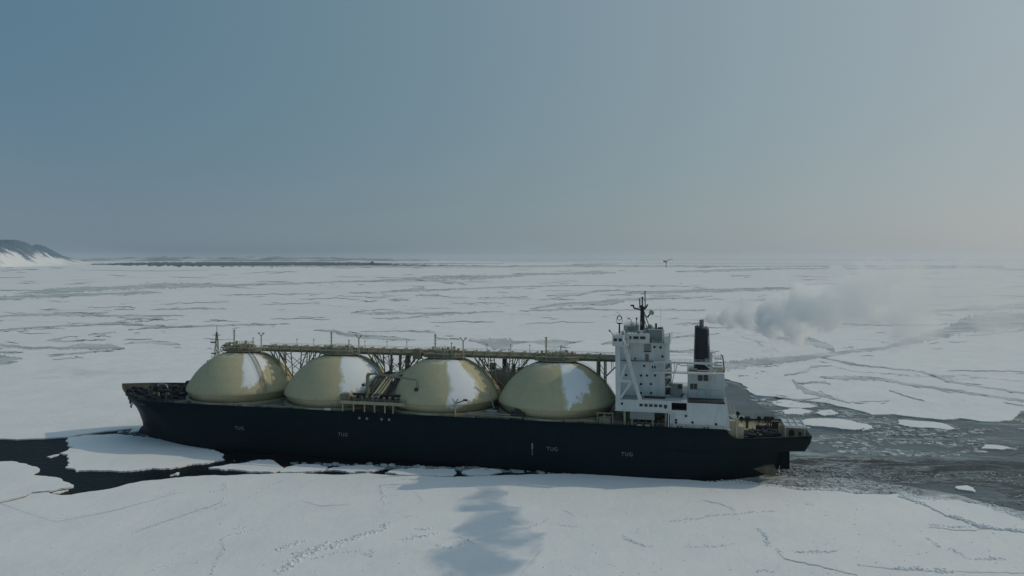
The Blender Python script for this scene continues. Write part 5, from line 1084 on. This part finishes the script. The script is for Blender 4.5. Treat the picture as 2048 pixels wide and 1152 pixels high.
# ---- stern gear
def winch(bm):
    tube(bm, (-1.6, 0, 1.3), (1.6, 0, 1.3), .95, 10); tube(bm, (-2.0, 0, 1.3), (-1.6, 0, 1.3), 1.45, 12); tube(bm, (1.6, 0, 1.3), (2.0, 0, 1.3), 1.45, 12)
    bx(bm, -2.7, -2.1, -.9, .9, 0, 2.1); bx(bm, 2.1, 3.3, -1.1, 1.1, 0, 2.0); bx(bm, -2.8, 3.4, -1.2, 1.2, -.02, .22)
wn = P('mooring_winch', winch, M_DARK, loc=(88.6, -8, 13.95))
for s, y in ((91.2, -12.5), (93.4, -6), (86.5, -13), (97.8, -9), (99.6, -4), (96.0, 2), (102.5, 4), (-164, 3), (-157, -4.5), (-160, 5.5), (-152, 6)): clone(wn, (s, y, 13.95 if s > 0 else 18.6))
def tubvent(bm):
    ring(bm, .62, 2.35, .3, seg=12, vert=True); tube(bm, (0, 0, 0), (0, 0, 1.9), .32, 6); tube(bm, (0, .25, 2.35), (0, .3, 2.35), .45, 8)
tv = P('cowl_vent', tubvent, M_DARK, loc=(87.6, 18.4, 14.6))
for x in (1483, 1492.5, 1497, 1518, 1531, 1536.5, 1544): s, z = pxs(x, 836, 17.8); clone(tv, (s, 17.8, z-2.5))
SP('stern_davit', lambda bm: (tube(bm, (98.2, -2, 14), (98.2, -2, 19.4), .22, 5), tube(bm, (94.6, -2, 14.2), (98, -2, 18.8), .2, 5), bx(bm, 99, 101.6, 0, 3, 13.95, 18.0), tube(bm, (90.4, 6, 14), (90.4, 6, 18), .5, 7), bx(bm, 89.4, 91.6, 5.4, 6.6, 17, 18)), M_DARK)
bst = clone(st_, (87.8, -18.4, 13.95))
for s, y in ((90.6, -18.6), (96, -17.8), (101, -17.4), (105, -16.6), (93, -18.2), (103, -17), (98.6, -17.7)): clone(st_, (s, y, 14.6))
PST('deck_clutter', lambda bm: [(bx(bm, s, s+w_, y, y+.9, 13.95, 13.95+h_)) for s, y, w_, h_ in ((87, -18.2, 2.4, 2.0), (91.6, -17.6, 2.2, 2.6), (92.3, -17.4, .6, 3.4), (97, -16.8, 1.4, 1.6), (100.6, -16, 1.0, 2.2), (103.8, -15.4, 1.6, 1.4), (106.4, -15, .8, 2.4), (95, -11, 3, 1.4), (100, -13, 2.2, 1.0))], M_DARK)
sb = P('stern_house', lambda bm: (bx(bm, 101.9, 108.2, -13.2, -4.2, 13.92, 19.6), bx(bm, 100.6, 101.9, -10, -5, 13.92, 18.6)), M_TAN)
P('roof', lambda bm: (bx(bm, 101.6, 108.6, -17.2, -4, 19.6, 20.0), [bx(bm, 101.6+i*2.2, 102.0+i*2.2, -17.2, -4, 20.0, 20.35) for i in range(4)], bx(bm, 101.6, 108.6, -17.2, -16.8, 20.0, 20.4), bx(bm, 101.6, 108.6, -10.8, -10.4, 20.0, 20.4)), M_WHITE, sb)
P('opening', lambda bm: (bx(bm, 103.4, 105.2, -13.4, -13.1, 13.95, 17.6), bx(bm, 103.7, 104.9, -13.4, -13.1, 17.6, 18.1), bx(bm, 106.6, 107.6, -13.35, -13.1, 15, 17.4)), M_DARK, sb)
SP('post', lambda bm: [bx(bm, s-.18, s+.18, -17.0, -16.6, 14, 19.6) for s in (101.9, 108.2)], M_TAN, sb)
PST('stern_rail', lambda bm: rail(bm, [(94, 17.5, 15.6), (101.5, 17.2, 16.2)], 1.6, .09, 1.2), M_TAND)

# ---- forecastle gear and foremast
P('windlass', lambda bm: (tube(bm, (-171, -1.5, 20.0), (-171, 3, 20.0), 1.0, 8), bx(bm, -173.5, -169, -2.6, -1.6, 18.56, 20.8), bx(bm, -172.5, -169.5, 3, 4.6, 18.56, 20.6), bx(bm, -176.5, -174, -.8, 1.2, 18.56, 20.6)), M_DARK)
P('roller_frame', lambda bm: (path(bm, [(-165.6, 2.5, 18.6), (-165.4, 2.5, 21.3), (-164.4, 2.5, 21.8), (-161.2, 2.5, 21.7), (-160.4, 2.2, 21.0), (-159.8, 2.0, 20.2)], .2, 5)), M_WHITE, label='thin white pipe frame on the forecastle')
P('store_hatch', lambda bm: (lathe(bm, [(1.9, 18.6), (1.9, 21.6), (1.5, 22.4), (.01, 22.7)], -154.2, 9.5, 14), bx(bm, -150.6, -146.2, 5, 14, 18.56, 22.0), bx(bm, -149, -145.0, 6, 13, 22.0, 23.6), bx(bm, -153.4, -151, 10.5, 13, 18.56, 21.6)), M_DARK)
def foreclut(bm):
    r_ = random.Random(12)
    for _ in range(90):
        x = r_.uniform(-177, -145); b_ = halfb(x, 18.6)-1; y = r_.uniform(-b_, b_); hh = r_.uniform(.5, 2.0); w_ = r_.uniform(.3, 1.1)
        if r_.random() < .5: bx(bm, x-w_, x+w_, y-w_*.7, y+w_*.7, 18.56, 18.56+hh)
        elif r_.random() < .5: tube(bm, (x, y, 18.56), (x, y, 18.56+hh), .35, 6)
        else: tube(bm, (x-1, y, 19.2), (x+1.4, y, 19.2), .6, 8)
PST('foredeck_gear', foreclut, M_DARK)
P('breakwater', lambda bm: (beam(bm, (-150.4, 18.6), (-150.4, 20.2), .2, 30, 0)), M_DARK)
P('foredeck_pipes', lambda bm: (path(bm, [(-148, -14.5, 18.6), (-148, -14.5, 20.6), (-146.9, -14.5, 21.0), (-146.3, -14.5, 20.2)], .4, 6), [bx(bm, -160+i*3.2, -159.2+i*3.2, -8-i*1.1, -7.2-i*1.1, 18.56, 19.6+.4*(i % 2)) for i in range(5)]), M_TAND)
def fmast(bm):
    b = [(-1.6, -1.2), (1.9, -1.2), (1.9, 1.2), (-1.6, 1.2)]; Z0, Z1 = 18.6, 43.6
    def at(k, t): return (b[k][0]*(1-t*.86), b[k][1]*(1-t*.86), Z0+(Z1-Z0)*t)
    for k in range(4): tube(bm, at(k, 0), at(k, 1), .16, 5)
    for i in range(9):
        t0, t1 = i/9, (i+1)/9
        for k in range(4): tube(bm, at(k, t0), at((k+1) % 4, t1), .08, 4); tube(bm, at(k, t1), at((k+1) % 4, t1), .08, 4)
    tube(bm, (0.1, 0, 43), (0.1, 0, 46.8), .14, 5)
fm = P('foremast', fmast, M_TAND, loc=(-145.2, 17.0, .6))
P('mast_platform', lambda bm: (bx(bm, -1.6, 1.6, -.8, .8, 42.2, 42.4), bx(bm, -3.0, -.4, -.5, .5, 38.6, 39.2), bx(bm, -2.6, -.8, -.4, .4, 33.4, 34.0), path(bm, [(-2.8, 0, 32.6), (-1.8, 0, 31.6), (2.6, 0, 32.0)], .16, 5), bx(bm, -5.4, -1.0, -.8, .8, 27.6, 28.2), tube(bm, (-4.8, 0, 28), (-4.8, 0, 30.4), .35, 6), tube(bm, (-3.6, 0, 28), (-3.6, 0, 30.8), .4, 6), bx(bm, -2.4, .4, -.9, .9, 24.4, 26)), M_TAND, fm)

# ================================================================ far things
def T(root, name, fn, m, **k): return P(name, fn, m, root, **k)
tw = bpy.data.objects.new('loading_tower', None); C.objects.link(tw); g_ = G(1332.4, 531.5); tw.location = (g_.x, 7600/ (g_.y/g_.y), .4)
tw.location.x = (1332.4-1024)/F_PX*7600; KT = 7600/F_PX
tag(tw, 'dark offshore loading tower with a raised boom far out on the ice', 'loading tower')
zb = CAM_H-12.3*KT; Zf = lambda py: CAM_H-(py-HORIZON)*KT
T(tw, 'column', lambda bm: (lathe(bm, [(5.5, -1), (4.2, 8), (3.4, 20), (3.4, Zf(524))], 0, 0, 14)), M_DARK)
T(tw, 'turntable', lambda bm: (bx(bm, -27, 8, -7, 7, Zf(524.4), Zf(521.8)), bx(bm, -27, -12, -8, 8, Zf(524.2), Zf(521.2))), M_DARK)
T(tw, 'boom', lambda bm: [tube(bm, a, b, 1.2, 5) for a, b in (((4, -3, Zf(522.6)), (57, -1, Zf(518))), ((4, 3, Zf(522.6)), (57, 1, Zf(518))), ((0, 0, Zf(521)), (50, 0, Zf(517.8))), ((20, 0, Zf(521.4)), (34, 0, Zf(518.9))), ((57, 0, Zf(518)), (65, 0, Zf(521.5))))], M_DARK)
T(tw, 'hose', lambda bm: tube(bm, (64, 0, Zf(521.5)), (64, 0, Zf(527)), .5, 4), M_GREYP)
vs_ = bpy.data.objects.new('service_ship', None); C.objects.link(vs_); D_ = 12000; K2 = D_/F_PX; vs_.location = ((748-1024)/F_PX*D_, D_, 0); vs_.scale = (1.3, 1.3, 1.5)
tag(vs_, 'small dark vessel lying far away by the dark strip of open water', 'ship')
T(vs_, 'hull', lambda bm: ([bm.faces.new(f) for f in (lambda V: [V[0:6], V[6:12][::-1]]+[[V[i], V[i+6], V[(i+1) % 6+6], V[(i+1) % 6]] for i in range(6)])([bm.verts.new((x, y, z)) for y in (-9, 9) for x, z in ((-50, 0), (52, 0), (52, 9), (-20, 9), (-30, 15), (-58, 16))])]), M_DARK)
T(vs_, 'wheelhouse', lambda bm: (bx(bm, -38, -4, -7, 7, 12, 26), bx(bm, -30, -10, -6, 6, 26, 33), tube(bm, (-18, 0, 32), (-18, 0, 42), 1.2, 6)), M_DARK)
